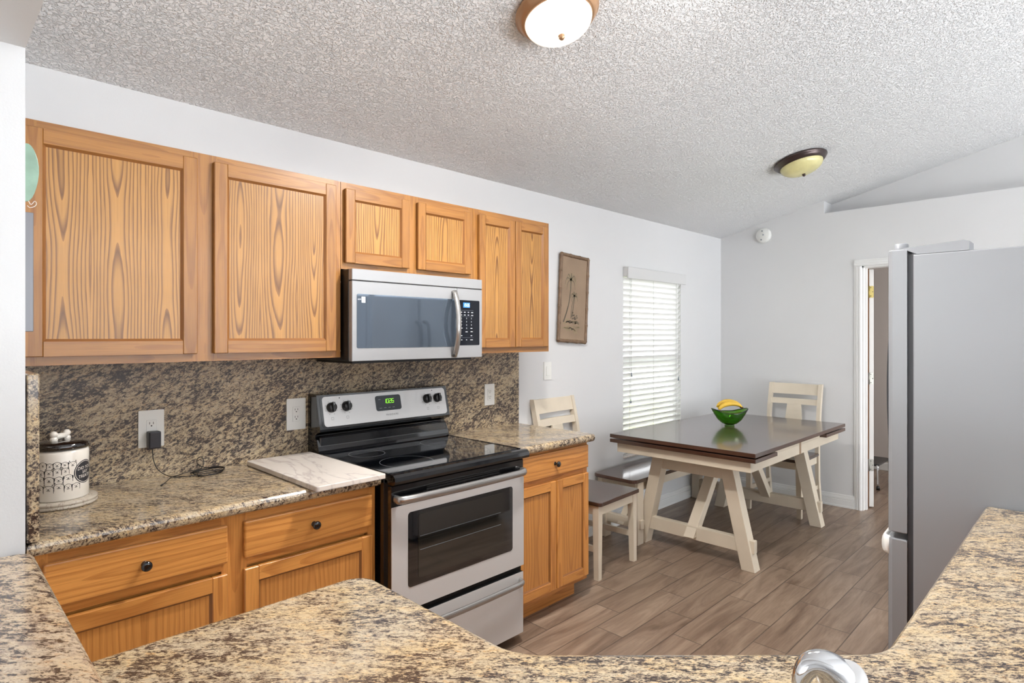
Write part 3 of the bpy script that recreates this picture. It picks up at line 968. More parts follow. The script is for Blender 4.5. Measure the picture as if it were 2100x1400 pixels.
for cx, cy, r in ((1.50, 2.13, 0.115), (1.47, 2.40, 0.082), (1.88, 2.40, 0.09), (1.87, 2.13, 0.082)):
    mb = MB(); ring(mb, cx, cy, r, 0.9244, 'burner_line'); mb.build('burner_ring', None, ck)
# backguard
mb = MB()
prof = [(2.650, 0.900), (2.650, 1.185), (2.640, 1.195), (2.595, 1.195), (2.570, 1.190), (2.532, 1.035), (2.535, 1.024), (2.560, 1.016), (2.580, 1.005), (2.580, 0.990), (2.563, 0.985), (2.550, 0.955), (2.545, 0.935), (2.535, 0.921), (2.535, 0.900)]
mb.prism(prof, RX0 - 0.003, RX1 + 0.003, 'black_gloss', axis='x')
mb.box((RX0 + 0.008, 2.551, 0.944), (RX1 - 0.006, 2.568, 0.998), 'black_gloss', bev=0.004)
bg = mb.build('backguard', None, rg)
# sloped steel panel: helper maps (x, s) on the slope to 3-D
S0 = Vector((0, 2.532, 1.035)); S1 = Vector((0, 2.570, 1.190))
SD = (S1 - S0).normalized(); SN = Vector((0, -SD.z, SD.y))
def onslope(x, s, out=0.0):
    p = S0 + SD * s + SN * out
    return Vector((x, p.y, p.z))
def slope_poly(mb, pts, lo, hi, mat):
    n = len(pts)
    A = [mb.bm.verts.new(onslope(x, s, lo)) for x, s in pts]; B = [mb.bm.verts.new(onslope(x, s, hi)) for x, s in pts]
    fs = [mb.bm.faces.new(A), mb.bm.faces.new(B[::-1])] + [mb.bm.faces.new((A[i], A[(i + 1) % n], B[(i + 1) % n], B[i])) for i in range(n)]
    mb._tag(fs, 'x', mat)
mb = MB()
slope_poly(mb, rrect(RX0 + 0.010, 0.004, RX1 - 0.006, 0.156, 0.022), -0.004, 0.0015, 'black_gloss')
slope_poly(mb, rrect(RX0 + 0.020, 0.010, RX1 - 0.014, 0.150, 0.017), -0.002, 0.0035, 'steel')
pn = mb.build('control_panel', None, bg)
mb = MB()
slope_poly(mb, rrect(1.612, 0.058, 1.760, 0.134, 0.012), 0.002, 0.0052, 'display_glass')
disp = mb.build('display', None, pn)
mb = MB(); seg_digits(mb, '1026', 1.658, 0.095, 0.0155, 0.020, lambda x, s: onslope(x, s, 0.0056), 'green_led'); mb.build('clock_digits', None, disp, fix=False)
mb = MB()
add_text(mb, 'FRIGIDAIRE', 0.0125, lambda u, v: onslope(1.700 + u, 0.036 + v, 0.0040), 'dark_print', spacing=1.15)
mb.build('brand_lettering', None, pn, fix=False)
mb = MB()
for xx, s_ in ((1.635, 0.115), (1.637, 0.072), (1.663, 0.072), (1.688, 0.072), (1.712, 0.072)):
    mb.poly([onslope(x, s, 0.0056) for x, s in rrect(xx - 0.007, s_ - 0.0012, xx + 0.007, s_ + 0.0012, 0.001, 2)], 'grey_print')
mb.build('button_marks', None, disp, fix=False)
for kx in (1.374, 1.452, 1.925, 1.993):
    mb = MB()
    for k in range(8):
        a = 2 * PI * (k + 0.5) / 8
        x, s_ = kx + 0.031 * math.cos(a), 0.096 + 0.031 * math.sin(a)
        mb.poly([onslope(p, q, 0.0040) for p, q in rrect(x - 0.0022, s_ - 0.0009, x + 0.0022, s_ + 0.0009, 0.0006, 2)], 'dark_print')
    def bar4(xa, xb, sa, sb): mb.poly([onslope(xa, sa, 0.004), onslope(xb, sa, 0.004), onslope(xb, sb, 0.004), onslope(xa, sb, 0.004)], 'dark_print')
    bar4(kx - 0.006, kx + 0.006, 0.040, 0.0408); bar4(kx - 0.006, kx + 0.006, 0.0512, 0.052)
    bar4(kx - 0.006, kx - 0.0052, 0.040, 0.052); bar4(kx + 0.0052, kx + 0.006, 0.040, 0.052)
    mb.build('knob_markings', None, pn, fix=False)
for kx in (1.420, 1.965):
    mb = MB(); mb.poly([onslope(kx + 0.003 * math.cos(2 * PI * k / 12), 0.140 + 0.003 * math.sin(2 * PI * k / 12), 0.004) for k in range(12)], 'dark_print')
    mb.build('indicator_light', None, pn, fix=False)
RS = Matrix((Vector((1, 0, 0)), SD, SN)).transposed()
for kx in (1.374, 1.452, 1.925, 1.993):
    mb = MB()
    c = onslope(kx, 0.098, 0.003)
    mb.lathe([(0, 0), (0.024, 0), (0.0245, 0.004), (0.022, 0.012), (0.020, 0.020), (0.0185, 0.022), (0, 0.022)], c, 'black_plastic', seg=28, R=RS)
    # grip bar across the knob face
    w, hh, t0, t1 = 0.006, 0.0215, 0.018, 0.032
    pts = [RS @ Vector((sx * w, sy * hh, t)) + c for t in (t0, t1) for sx, sy in ((-1, -1), (1, -1), (1, 1), (-1, 1))]
    vs = [mb.bm.verts.new(p) for p in pts]
    fs = [mb.bm.faces.new([vs[i] for i in q]) for q in ((3, 2, 1, 0), (4, 5, 6, 7), (0, 1, 5, 4), (1, 2, 6, 5), (2, 3, 7, 6), (3, 0, 4, 7))]
    mb._tag(fs, 'x', 'black_plastic')
    vs = [mb.bm.verts.new(RS @ Vector((x, y, 0.0325)) + c) for x, y in ((-0.001, 0.008), (0.001, 0.008), (0.001, 0.020), (-0.001, 0.020))]
    mb._tag([mb.bm.faces.new(vs)], 'x', 'white_print')
    mb.build('knob', None, pn)
# oven door
mb = MB()
mb.box((RX0, RY, 0.372), (RX1 - 0.008, 1.990, 0.878), 'black_gloss', bev=0.003)
mb.prism(rrect(RX0 + 0.001, 0.374, RX1 - 0.009, 0.795, 0.004), RY - 0.003, RY + 0.004, 'steel', axis='y')
mb.prism(rrect(1.388, 0.462, 1.978, 0.762, 0.014), RY - 0.0045, RY - 0.0025, 'black_glass', axis='y')
# vent slots above the handle
mb.prism(rrect(RX0 + 0.17, 0.846, RX1 - 0.17, 0.852, 0.003, 3), RY - 0.003, RY + 0.001, 'black_matte', axis='y')
mb.prism(rrect(RX0 + 0.17, 0.836, RX1 - 0.17, 0.842, 0.003, 3), RY - 0.003, RY + 0.001, 'black_matte', axis='y')
dr = mb.build('oven_door', None, rg)
mb = MB(); mb.prism(rrect(1.437, 0.487, 1.924, 0.745, 0.012), RY - 0.0056, RY - 0.0044, 'oven_glass', axis='y')
ow = mb.build('oven_window', None, dr)
mb = MB()
for z in (0.60, 0.655):
    for k in range(1):
        mb.box((1.445, RY - 0.0062, z), (1.90, RY - 0.0057, z + 0.0012), 'grey_print')
mb.build('oven_rack', None, ow)
def bow_handle(x0, x1, z, y, out, r, mat, rise=0.0, flat=(1, 1)):
    pts = [(x0, y, z), (x0 + 0.006, y - out * 0.75, z + rise * 0.3), (x0 + 0.05, y - out, z + rise * 0.7), (x0 + 0.14, y - out - 0.004, z + rise), ((x0 + x1) / 2, y - out - 0.008, z + rise),
           (x1 - 0.14, y - out - 0.004, z + rise), (x1 - 0.05, y - out, z + rise * 0.7), (x1 - 0.006, y - out * 0.75, z + rise * 0.3), (x1, y, z)]
    return bez(pts, 48)
mb = MB(); mb.tube(bow_handle(RX0 + 0.018, RX1 - 0.026, 0.826, RY, 0.042, 0.013, None), 0.0145, 'steel_v', seg=14, flat=(1.15, 0.8)); mb.build('door_handle', None, dr)
mb = MB()
mb.box((RX0, RY, 0.052), (RX1 - 0.012, 1.990, 0.343), 'black_matte')
mb.prism(rrect(RX0 + 0.001, 0.054, RX1 - 0.013, 0.343, 0.003), RY - 0.003, RY + 0.002, 'steel', axis='y')
wd = mb.build('storage_drawer', None, rg)
mb = MB(); mb.tube(bow_handle(RX0 + 0.03, RX1 - 0.035, 0.305, RY - 0.002, 0.034, 0.011, None), 0.012, 'steel_v', seg=14, flat=(1.2, 0.8)); mb.build('drawer_handle', None, wd)

# ------------------------------------------------------------------ microwave
mw = thing('microwave', 'stainless over-the-range microwave with black side and curved handle', 'microwave', (1.69, 2.45, 1.354))
MX0, MX1, MY, MZ0, MZ1 = 1.314, 2.060, 2.262, 1.356, 1.752
mb = MB()
mb.box((MX0, MY + 0.030, MZ0 + 0.0), (MX1, D - 0.022, MZ1), 'black_plastic', bev=0.003)
mb.box((MX0 + 0.03, MY + 0.05, MZ0 - 0.012), (MX1 - 0.03, D - 0.04, MZ0), 'black_plastic')
for z in (1.70, 1.40):
    mb.tube([(MX0 - 0.001, 2.36, z), (MX0 + 0.002, 2.36, z)], 0.004, 'nickel', seg=8)
mb.build('case', None, mw)
mb = MB()
mb.box((MX0, MY, 1.704), (MX1, MY + 0.030, MZ1), 'steel_darkened', bev=0.002)
mb.box((MX0 + 0.001, MY + 0.004, 1.700), (MX1 - 0.001, MY + 0.030, 1.704), 'black_matte')
mb.build('top_vent_strip', None, mw)
mb = MB()
mb.box((MX0, MY, MZ0), (1.892, MY + 0.028, 1.700), 'steel_darkened', bev=0.002)
mb.prism(rrect(1.336, 1.412, 1.884, 1.645, 0.007), MY - 0.0015, MY + 0.001, 'microwave_glass', axis='y')
md = mb.build('door', None, mw)
pts = []
for k in range(25):
    t = k / 24
    pts.append((1.872 - 0.012 * math.sin(PI * t), MY - 0.004 - 0.048 * math.sin(PI * t) ** 0.8, 1.684 - t * 0.318))
mb = MB(); mb.tube(pts, 0.0125, 'steel_v', seg=14, flat=(0.75, 1.15)); mb.build('handle', None, md)
mb = MB()
mb.prism(rrect(1.3585, 1.608, 1.3765, 1.634, 0.001, 2), MY - 0.0022, MY - 0.0016, 'white_print', axis='y')
add_text(mb, '6:00', 0.0095, lambda u, v: Vector((1.3480 + u, MY - 0.0018, 1.622 + v)), 'white_print')
mb.build('sticker', None, md, fix=False)
mb = MB()
mb.box((1.8935, MY, MZ0), (MX1, MY + 0.028, 1.700), 'steel_darkened', bev=0.002)
mb.prism(rrect(1.895, 1.418, 2.040, 1.643, 0.006), MY - 0.0015, MY + 0.001, 'panel_glass', axis='y')
cp = mb.build('control_panel', None, mw)
mb = MB(); mb.box((1.931, MY - 0.0024, 1.606), (1.974, MY - 0.0016, 1.631), 'blue_led')
dd = mb.build('display', None, cp)
mb = MB(); seg_digits(mb, '10:26', 1.9325, 1.6125, 0.0092, 0.0125, lambda x, z: Vector((x, MY - 0.0028, z)), 'white_led', slant=0.08); mb.build('clock_digits', None, dd, fix=False)
mb = MB()
def lab(s, x, z, sz): add_text(mb, s, sz, lambda u, v: Vector((x + u, MY - 0.0019, z + v)), 'white_print')
for i, row in enumerate((('1', '2', '3'), ('4', '5', '6'), ('7', '8', '9'))):
    for j, ch in enumerate(row): lab(ch, 1.921 + j * 0.032, 1.552 - i * 0.0165, 0.0095)
lab('0', 1.953, 1.5025, 0.0095)
for x, z, w in ((1.917, 1.583, 0.013), (1.941, 1.583, 0.011), (1.965, 1.583, 0.009), (1.990, 1.582, 0.013), (1.917, 1.569, 0.013), (1.941, 1.569, 0.011), (1.965, 1.569, 0.009), (1.990, 1.568, 0.013),
                (1.921, 1.5035, 0.010), (1.985, 1.5025, 0.012), (1.953, 1.485, 0.014), (1.987, 1.486, 0.014), (1.921, 1.466, 0.008), (1.985, 1.466, 0.010), (1.921, 1.445, 0.006), (1.953, 1.445, 0.006), (1.986, 1.445, 0.016)):
    mb.box((x - w / 2, MY - 0.0020, z - 0.0014), (x + w / 2, MY - 0.0016, z + 0.0014), 'white_print')
for z in (1.592, 1.561, 1.456):
    mb.box((1.909, MY - 0.0019, z), (1.998, MY - 0.0016, z + 0.0006), 'grey_print')
mb.build('keypad', None, cp, fix=False)

# ------------------------------------------------------------------ refrigerator
fg = thing('refrigerator', 'tall grey french door refrigerator behind the foreground counter', 'refrigerator', (2.93, 0.1, 0))
FX0, FX1 = 2.470, 3.380
mb = MB()
mb.box((FX0, -0.33, 0.03), (FX1, 0.472, 1.750), 'fridge', bev=0.004, seg=2)
mb.box((FX0 + 0.03, -0.30, 0.0), (FX1 - 0.03, 0.44, 0.03), 'black_matte')
mb.build('case', None, fg)
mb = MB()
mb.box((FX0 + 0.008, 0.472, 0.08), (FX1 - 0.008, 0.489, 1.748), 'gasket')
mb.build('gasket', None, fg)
def fridge_door(name, x0, x1, z0, z1):
    mb = MB()
    pts = [(x0, 0.490), (x0 - 0.0, 0.535), (x0 + 0.012, 0.549), (x0 + 0.05, 0.556), ((x0 + x1) / 2, 0.562), (x1 - 0.05, 0.556), (x1 - 0.012, 0.549), (x1, 0.535), (x1, 0.490)]
    mb.prism(pts, z0, z1, 'fridge', bev=0.004, seg=2)
    # steel skin on the curved front
    skin = [(p[0], p[1] + 0.0006) for p in pts[2:7]]
    A = [mb.bm.verts.new((x, y, z0 + 0.006)) for x, y in skin]; B = [mb.bm.verts.new((x, y, z1 - 0.006)) for x, y in skin]
    mb._tag([mb.bm.faces.new((A[i], A[i + 1], B[i + 1], B[i])) for i in range(len(skin) - 1)], 'z', 'fridge_front', True)
    return mb.build(name, None, fg)
dl = fridge_door('door', FX0, 2.921, 0.765, 1.772)
d2 = fridge_door('door', 2.927, FX1, 0.765, 1.772)
fz = fridge_door('freezer_drawer', FX0, FX1, 0.07, 0.742)
for x, par in ((2.885, dl), (2.963, d2)):
    mb = MB()
    mb.tube(bez([(x, 0.555, 1.58), (x, 0.600, 1.565), (x, 0.622, 1.50), (x, 0.632, 1.25), (x, 0.622, 0.98), (x, 0.600, 0.90), (x, 0.555, 0.885)], 36), 0.013, 'gasket', seg=12)
    mb.build('handle', None, par)
mb = MB()
mb.tube(bez([(FX0 + 0.012, 0.545, 0.712), (FX0 + 0.030, 0.562, 0.712), (FX0 + 0.08, 0.568, 0.712), (2.925, 0.584, 0.712), (FX1 - 0.08, 0.574, 0.712), (FX1 - 0.030, 0.562, 0.712), (FX1 - 0.012, 0.545, 0.712)], 40), 0.013, 'white_plastic', seg=14, flat=(2.6, 0.8))
h = mb.build('handle', None, fz); h['label'] = 'pale curved freezer handle'
for x0_, x1_ in ((FX0 + 0.001, FX0 + 0.10), (FX1 - 0.10, FX1 - 0.001)):
    mb = MB()
    mb.prism([(0.315, 1.7505), (0.315, 1.782), (0.33, 1.786), (0.50, 1.776), (0.505, 1.7745), (0.505, 1.7735), (0.46, 1.7505)], x0_, x1_, 'fridge', axis='x', bev=0.0)
    mb.lathe([(0.022, 1.7725), (0.022, 1.790), (0.019, 1.794), (0, 1.794)], ((x0_ + x1_) / 2 - 0.025 if x0_ < 3 else (x0_ + x1_) / 2 + 0.025, 0.512, 0), 'fridge', seg=22)
    mb.build('hinge_cover', None, fg)

# ------------------------------------------------------------------ dining table
tb = thing('dining_table', 'cream trestle dining table with dark brown draw-leaf top', 'table', (4.315, 1.952, 0))
TX0, TX1, TY0, TY1, TZ = 3.462, 5.168, 1.437, 2.467, 0.775
CY = 1.952
mb = MB(); mb.box((TX0, TY0, TZ - 0.026), (TX1, TY1, TZ), 'dark_wood', 'x', 0.003, 2); mb.build('tabletop', None, tb)
mb = MB(); mb.box((TX0, TY0, TZ - 0.058), (3.795, TY1, TZ - 0.033), 'dark_wood', 'y', 0.003, 2); mb.build('draw_leaf', None, tb)
mb = MB(); mb.box((4.72, TY0, TZ - 0.058), (TX1, TY1, TZ - 0.033), 'dark_wood', 'y', 0.003, 2); mb.build('draw_leaf', None, tb)
mb = MB()
az0, az1 = 0.650, TZ - 0.0595
ax0, ax1, ay0, ay1 = 3.500, 5.149, 1.482, 2.430
mb.box((ax0, ay0, az0), (ax0 + 0.024, ay1, az1), 'cream', bev=0.0015); mb.box((ax1 - 0.024, ay0, az0), (ax1, ay1, az1), 'cream', bev=0.0015)
for y0_ in (ay0, ay1 - 0.024):
    mb.box((ax0 + 0.024, y0_, az0), (ax1 - 0.024, y0_ + 0.024, az1), 'cream', bev=0.0015)
    mb.box((3.80, y0_ + 0.001, az1), (4.715, y0_ + 0.023, TZ - 0.0265), 'cream')
    mb.box((4.30, y0_ - 0.0015 if y0_ < 2 else y0_ + 0.024, az0), (4.33, y0_ if y0_ < 2 else y0_ + 0.0255, az1 + 0.03), 'rub')
mb.build('apron', None, tb)
for xa in (3.655, 4.880):
    inward = 1 if xa < 4.3 else -1
    xm = xa + 0.04
    for s in (-1, 1):
        mb = MB()
        mb.beam((xm, CY + s * 0.388, 0), (xm, CY + s * 0.240, 0.65), 0.084, 0.080, 'cream', up=(1, 0, 0), bev=0.002, ends=(0.0, 0.6495))
        lg = mb.build('leg', None, tb)
        mb = MB()
        yy = CY + s * 0.388 * 0.94
        mb.box((xa + 0.020, yy + (0.0 if s > 0 else -0.055), 0.108), (xa + 0.060, yy + (0.055 if s > 0 else 0.0), 0.188), 'cream', bev=0.002)
        mb.build('tenon', None, lg)
    mb = MB()
    mb.box((xa + 0.014, CY - 0.345, 0.105), (xa + 0.062, CY + 0.345, 0.192), 'cream', 'y', 0.002); mb.build('stretcher', None, tb)
    mb = MB()
    mb.box((xa + 0.010, CY - 0.245, 0.545), (xa + 0.070, CY + 0.245, 0.649), 'cream', 'y', 0.002); mb.build('upper_rail', None, tb)
    mb = MB()
    x_lo = xa + (0.025 if inward > 0 else 0.055)
    mb.beam((x_lo, CY, 0.150), (x_lo + inward * 0.42, CY, 0.649), 0.072, 0.060, 'cream', up=(1, 0, 0), bev=0.002, ends=(0.128, 0.6485)); mb.build('brace', None, tb)
mb = MB(); mb.box((3.76, CY - 0.03, 0.600), (4.85, CY + 0.03, 0.6495), 'cream', 'x', 0.002); mb.build('center_rail', None, tb)

# ------------------------------------------------------------------ bench
bn = thing('bench', 'cream bench with dark brown seat between the table and the window wall', 'bench', (4.30, 2.45, 0))
BX0, BX1, B0, B1 = 3.500, 5.110, 2.284, 2.650
mb = MB(); mb.prism(round_poly([(BX0, B0), (BX1, B0), (BX1, B1), (BX0, B1)], [0.045] * 4, 4), 0.440, 0.465, 'dark_wood', grain='x', bev=0.004, seg=2); mb.build('seat', None, bn)
mb = MB()
for y0_ in (B0 + 0.030, B1 - 0.050): mb.box((BX0 + 0.05, y0_, 0.375), (BX1 - 0.05, y0_ + 0.02, 0.4395), 'cream')
for x0_ in (BX0 + 0.055, BX1 - 0.075): mb.box((x0_, B0 + 0.05, 0.375), (x0_ + 0.02, B1 - 0.05, 0.4395), 'cream')
mb.build('apron', None, bn)
for xa in (3.560, 4.975):
    for yc in (B0 + 0.055, B1 - 0.045):
        mb = MB(); mb.box((xa, yc - 0.040 if yc < 2.4 else yc - 0.03, 0), (xa + 0.072, yc + 0.030 if yc < 2.4 else yc + 0.04, 0.4395), 'cream', bev=0.002); lg = mb.build('leg', None, bn)
    mb = MB()
    mb.box((xa + 0.016, B0 + 0.02 - 0.020, 0.110), (xa + 0.056, B1 - 0.01, 0.175), 'cream', 'y', 0.002); mb.build('stretcher', None, bn)
    inward = 1 if xa < 4.3 else -1
    mb = MB()
    mb.beam((xa + 0.036, 2.45, 0.13), (xa + 0.036 + inward * 0.25, 2.45, 0.439), 0.05, 0.04, 'cream', up=(1, 0, 0), ends=(0.12, 0.4385)); mb.build('brace', None, bn)
mb = MB(); mb.box((3.70, 2.43, 0.395), (4.90, 2.47, 0.4395), 'cream', 'x'); mb.build('center_rail', None, bn)

# ------------------------------------------------------------------ chairs (face -y locally, origin on the floor under the seat)
def make_chair():
    t = thing('dining_chair', '', 'chair')
    W, DP, H = 0.445, 0.43, 0.470
    x0, x1 = -W / 2, W / 2
    yf, yb = -DP / 2, DP / 2
    mb = MB()
    mb.prism(round_poly([(x0 - 0.012, yf - 0.022), (x1 + 0.012, yf - 0.022), (x1 - 0.0, yb + 0.0), (x0 + 0.0, yb + 0.0)], [0.025, 0.025, 0.01, 0.01], 4), H - 0.024, H, 'dark_wood', grain='x', bev=0.005, seg=2)
    mb.build('seat', None, t)
    mb = MB()
    for a, b in (((x0 + 0.03, yf + 0.004), (x1 - 0.03, yf + 0.022)), ((x0 + 0.03, yb - 0.035), (x1 - 0.03, yb - 0.017)), ((x0 + 0.008, yf + 0.04), (x0 + 0.026, yb - 0.04)), ((x1 - 0.026, yf + 0.04), (x1 - 0.008, yb - 0.04))):
        mb.box((a[0], a[1], H - 0.082), (b[0], b[1], H - 0.0245), 'cream')
    mb.build('apron', None, t)
    for s in (-1, 1):
        mb = MB()
        xc = s * (W / 2 - 0.022)
        # front leg, tapering on the inner faces
        top, bot = 0.044, 0.034
        v = []
        for z, w in ((0.0, bot), (H - 0.0245, top)):
            xo = s * W / 2; xi = xo - s * w
            v += [(xo, yf, z), (xi, yf, z), (xi, yf + w, z), (xo, yf + w, z)]
        vs = [mb.bm.verts.new(p) for p in v]
        fs = [mb.bm.faces.new([vs[i] for i in q]) for q in ((3, 2, 1, 0), (4, 5, 6, 7), (0, 1, 5, 4), (1, 2, 6, 5), (2, 3, 7, 6), (3, 0, 4, 7))]
        mb._tag(fs, 'z', 'cream')
        mb.build('leg', None, t)
        # rear post in one curve from floor to top
        mb = MB()
        pr = [(yb + 0.055, 0.0), (yb + 0.006, 0.25), (yb, 0.46), (yb + 0.010, 0.62), (yb + 0.045, 0.85), (yb + 0.090, 1.045)]
        out = [(y - 0.018, z) for y, z in pr] + [(y + 0.022, z) for y, z in pr[::-1]]
        mb.prism(out, s * W / 2 - (0.030 if s > 0 else 0), s * W / 2 + (0.030 if s < 0 else 0), 'cream', axis='x')
        mb.build('leg', None, t)
    def back_y(z):
        for (ya, za), (yb_, zb) in zip(pr[:-1], pr[1:]):
            if za <= z <= zb: return ya + (yb_ - ya) * (z - za) / (zb - za)
        return pr[-1][0]
    pr = [(yb + 0.055, 0.0), (yb + 0.006, 0.25), (yb, 0.46), (yb + 0.010, 0.62), (yb + 0.045, 0.85), (yb + 0.090, 1.045)]
    def slat(name, z0, z1, xa, xb, th=0.018, bow=0.014):
        mb = MB()
        N = 8
        def P(i, z, side):
            x = xa + (xb - xa) * i / N
            y = back_y(z) + bow * math.sin(PI * i / N) - 0.012 + side * th
            return (x, y, z)
        for z in (None,):
            F = [[mb.bm.verts.new(P(i, zz, 0)) for zz in (z0, z1)] for i in range(N + 1)]
            B = [[mb.bm.verts.new(P(i, zz, 1)) for zz in (z0, z1)] for i in range(N + 1)]
        fs = []
        for i in range(N):
            fs += [mb.bm.faces.new((F[i][0], F[i + 1][0], F[i + 1][1], F[i][1])), mb.bm.faces.new((B[i][1], B[i + 1][1], B[i + 1][0], B[i][0])),
                   mb.bm.faces.new((F[i][1], F[i + 1][1], B[i + 1][1], B[i][1])), mb.bm.faces.new((F[i + 1][0], F[i][0], B[i][0], B[i + 1][0]))]
        fs += [mb.bm.faces.new((F[0][0], F[0][1], B[0][1], B[0][0])), mb.bm.faces.new((F[N][1], F[N][0], B[N][0], B[N][1]))]
        mb._tag(fs, 'x', 'cream')
        mb.build(name, None, t)
    xi = W / 2 - 0.028
    slat('top_rail', 0.950, 1.042, -xi, xi)
    slat('back_slat', 0.865, 0.912, -xi, xi)
    slat('bottom_back_rail', 0.51, 0.545, -xi, xi)
    mb = MB()
    v = []
    for z, w in ((0.545, 0.085), (0.865, 0.058)):
        y = back_y(z) + 0.004
        v += [(-w, y - 0.005, z), (w, y - 0.005, z), (w, y + 0.007, z), (-w, y + 0.007, z)]
    vs = [mb.bm.verts.new(p) for p in v]
    fs = [mb.bm.faces.new([vs[i] for i in q]) for q in ((3, 2, 1, 0), (4, 5, 6, 7), (0, 1, 5, 4), (1, 2, 6, 5), (2, 3, 7, 6), (3, 0, 4, 7))]
    mb._tag(fs, 'z', 'cream')
    mb.build('splat', None, t)
    for s in (-1, 1):
        mb = MB()
        xa = s * (W / 2 - 0.022)
        mb.box((xa - 0.009, yf + 0.035, 0.16), (xa + 0.009, yb + 0.010, 0.195), 'cream'); mb.build('stretcher', None, t)
    return t
ch = make_chair()
ch['label'] = 'cream chair against the wall beside the oak base cabinet'
ch['group'] = 'cream dining chairs with dark seats'
ch.location = (3.094, 2.362, 0)
ch.rotation_euler = (0, 0, math.radians(3))
ch2 = copy_tree(ch)
ch2['label'] = 'cream chair at the far end of the table'
ch2.location = (5.204, 1.930, 0)
ch2.rotation_euler = (0, 0, math.radians(-90))

# ------------------------------------------------------------------ bowl and bananas
BC = Vector((4.41, 2.03, TZ))
bw = thing('glass_bowl', 'green glass bowl with pointed rim on the dining table', 'bowl', BC)
ang0 = math.atan2(-0.7047, 0.7095)   # the axis joining the two tall tips
def bowl_pt(u, v, r_off=0.0):
    a = 2 * PI * u + ang0
    tip = max(0.0, math.cos(a - ang0)) ** 4 + max(0.0, -math.cos(a - ang0)) ** 4
    prof = [(0.030, 0.010), (0.056, 0.021), (0.083, 0.044), (0.098, 0.074), (0.105, 0.104)]
    f = v * (len(prof) - 1); i = min(int(f), len(prof) - 2); t = f - i
    r = prof[i][0] * (1 - t) + prof[i + 1][0] * t; z = prof[i][1] * (1 - t) + prof[i + 1][1] * t
    r *= 1 - 0.10 * (1 - tip) * v
    r += 0.036 * tip * v ** 2.2; z += 0.030 * tip * v ** 2.0
    r -= r_off
    return BC + Vector((r * math.cos(a), r * math.sin(a), z + (0.004 if r_off else 0)))
mb = MB()
mb.grid(lambda u, v: bowl_pt(u, v), 56, 18, 'bowl_green', close_u=True)
mb.grid(lambda u, v: bowl_pt(u, v, 0.005), 56, 18, 'bowl_green', close_u=True)
mb.bm.verts.ensure_lookup_table()
n1 = 56 * 18
rim = [mb.bm.faces.new((mb.bm.verts[i * 18 + 17], mb.bm.verts[((i + 1) % 56) * 18 + 17], mb.bm.verts[n1 + ((i + 1) % 56) * 18 + 17], mb.bm.verts[n1 + i * 18 + 17])) for i in range(56)]
mb._tag(rim, 'z', 'bowl_green', True)
rim = [mb.bm.faces.new((mb.bm.verts[i * 18], mb.bm.verts[n1 + i * 18], mb.bm.verts[n1 + ((i + 1) % 56) * 18], mb.bm.verts[((i + 1) % 56) * 18])) for i in range(56)]
mb._tag(rim, 'z', 'bowl_green', True)
mb.build('bowl_body', None, bw)
mb = MB(); mb.lathe([(0, 0.0), (0.036, 0.0), (0.037, 0.004), (0.031, 0.012), (0.036, 0.020), (0, 0.020)], BC, 'bowl_green', seg=32); mb.build('foot', None, bw)
bb = thing('banana_bunch', 'bunch of yellow bananas lying in the green bowl', 'fruit', BC + Vector((0, 0, 0.09)))
ax = Vector((math.cos(ang0), math.sin(ang0), 0)); ay = Vector((-ax.y, ax.x, 0))
for k, (off, hz, ln) in enumerate(((-0.022, -0.006, 0.094), (0.012, 0.017, 0.092), (0.042, 0.004, 0.085))):
    mb = MB()
    N = 20
    path = []; rad = []
    for i in range(N + 1):
        t = i / N
        a = PI * (0.90 - 0.74 * t)
        s = -math.cos(a) * 0.098 + 0.004
        h = math.sin(a) * 0.062 - 0.008
        path.append(BC + ax * (-s) * (ln / 0.092) + ay * (off * (1 - 0.75 * t ** 2)) + ax * 0.010 + Vector((0, 0, 0.122 + h + hz * (1 - t))))
        rad.append(0.0190 * (min(1, (math.sin(PI * min(1, t * 0.92 + 0.07))) ** 0.45)) if t < 0.86 else 0.0175 * (1 - (t - 0.86) / 0.14 * 0.62) * 0.62)
    mb.tube(path, rad, 'banana', seg=8)
    bo = mb.build('banana', None, bb)
    mb = MB(); mb.tube([path[-1], path[-1] + (path[-1] - path[-2]).normalized() * 0.012], 0.0062, 'banana_tip', seg=8); mb.build('stem', None, bo)

# ------------------------------------------------------------------ picture
pr_ = thing('framed_picture', 'narrow palm tree painting in a bamboo frame on the white wall', 'picture', (3.287, D, 1.725))
PW, PH = 0.150, 0.300
mb = MB(); mb.box((-PW + 0.012, -0.020, -PH + 0.012), (PW - 0.012, -0.004, PH - 0.012), 'canvas')
cv = mb.build('canvas', None, pr_, world=False)
def bam(mb, a, b, n):
    a = Vector(a); b = Vector(b)
    for k in range(n):
        p = a + (b - a) * (k / n); q = a + (b - a) * ((k + 1) / n)
        d = (q - p)
        mb.tube([p, p + d * 0.04, p + d * 0.09, p + d * 0.5, p + d * 0.91, p + d * 0.96, q], [0.0135, 0.0145, 0.0125, 0.012, 0.0125, 0.0145, 0.0135], 'bamboo', seg=12)
for a, b, n in (((-PW, -0.019, -PH), (-PW, -0.019, PH), 5), ((PW, -0.019, -PH), (PW, -0.019, PH), 5), ((-PW, -0.019, -PH), (PW, -0.019, -PH), 3), ((-PW, -0.019, PH), (PW, -0.019, PH), 3)):
    mb = MB(); bam(mb, a, b, n); mb.build('frame_rail', None, pr_, world=False)
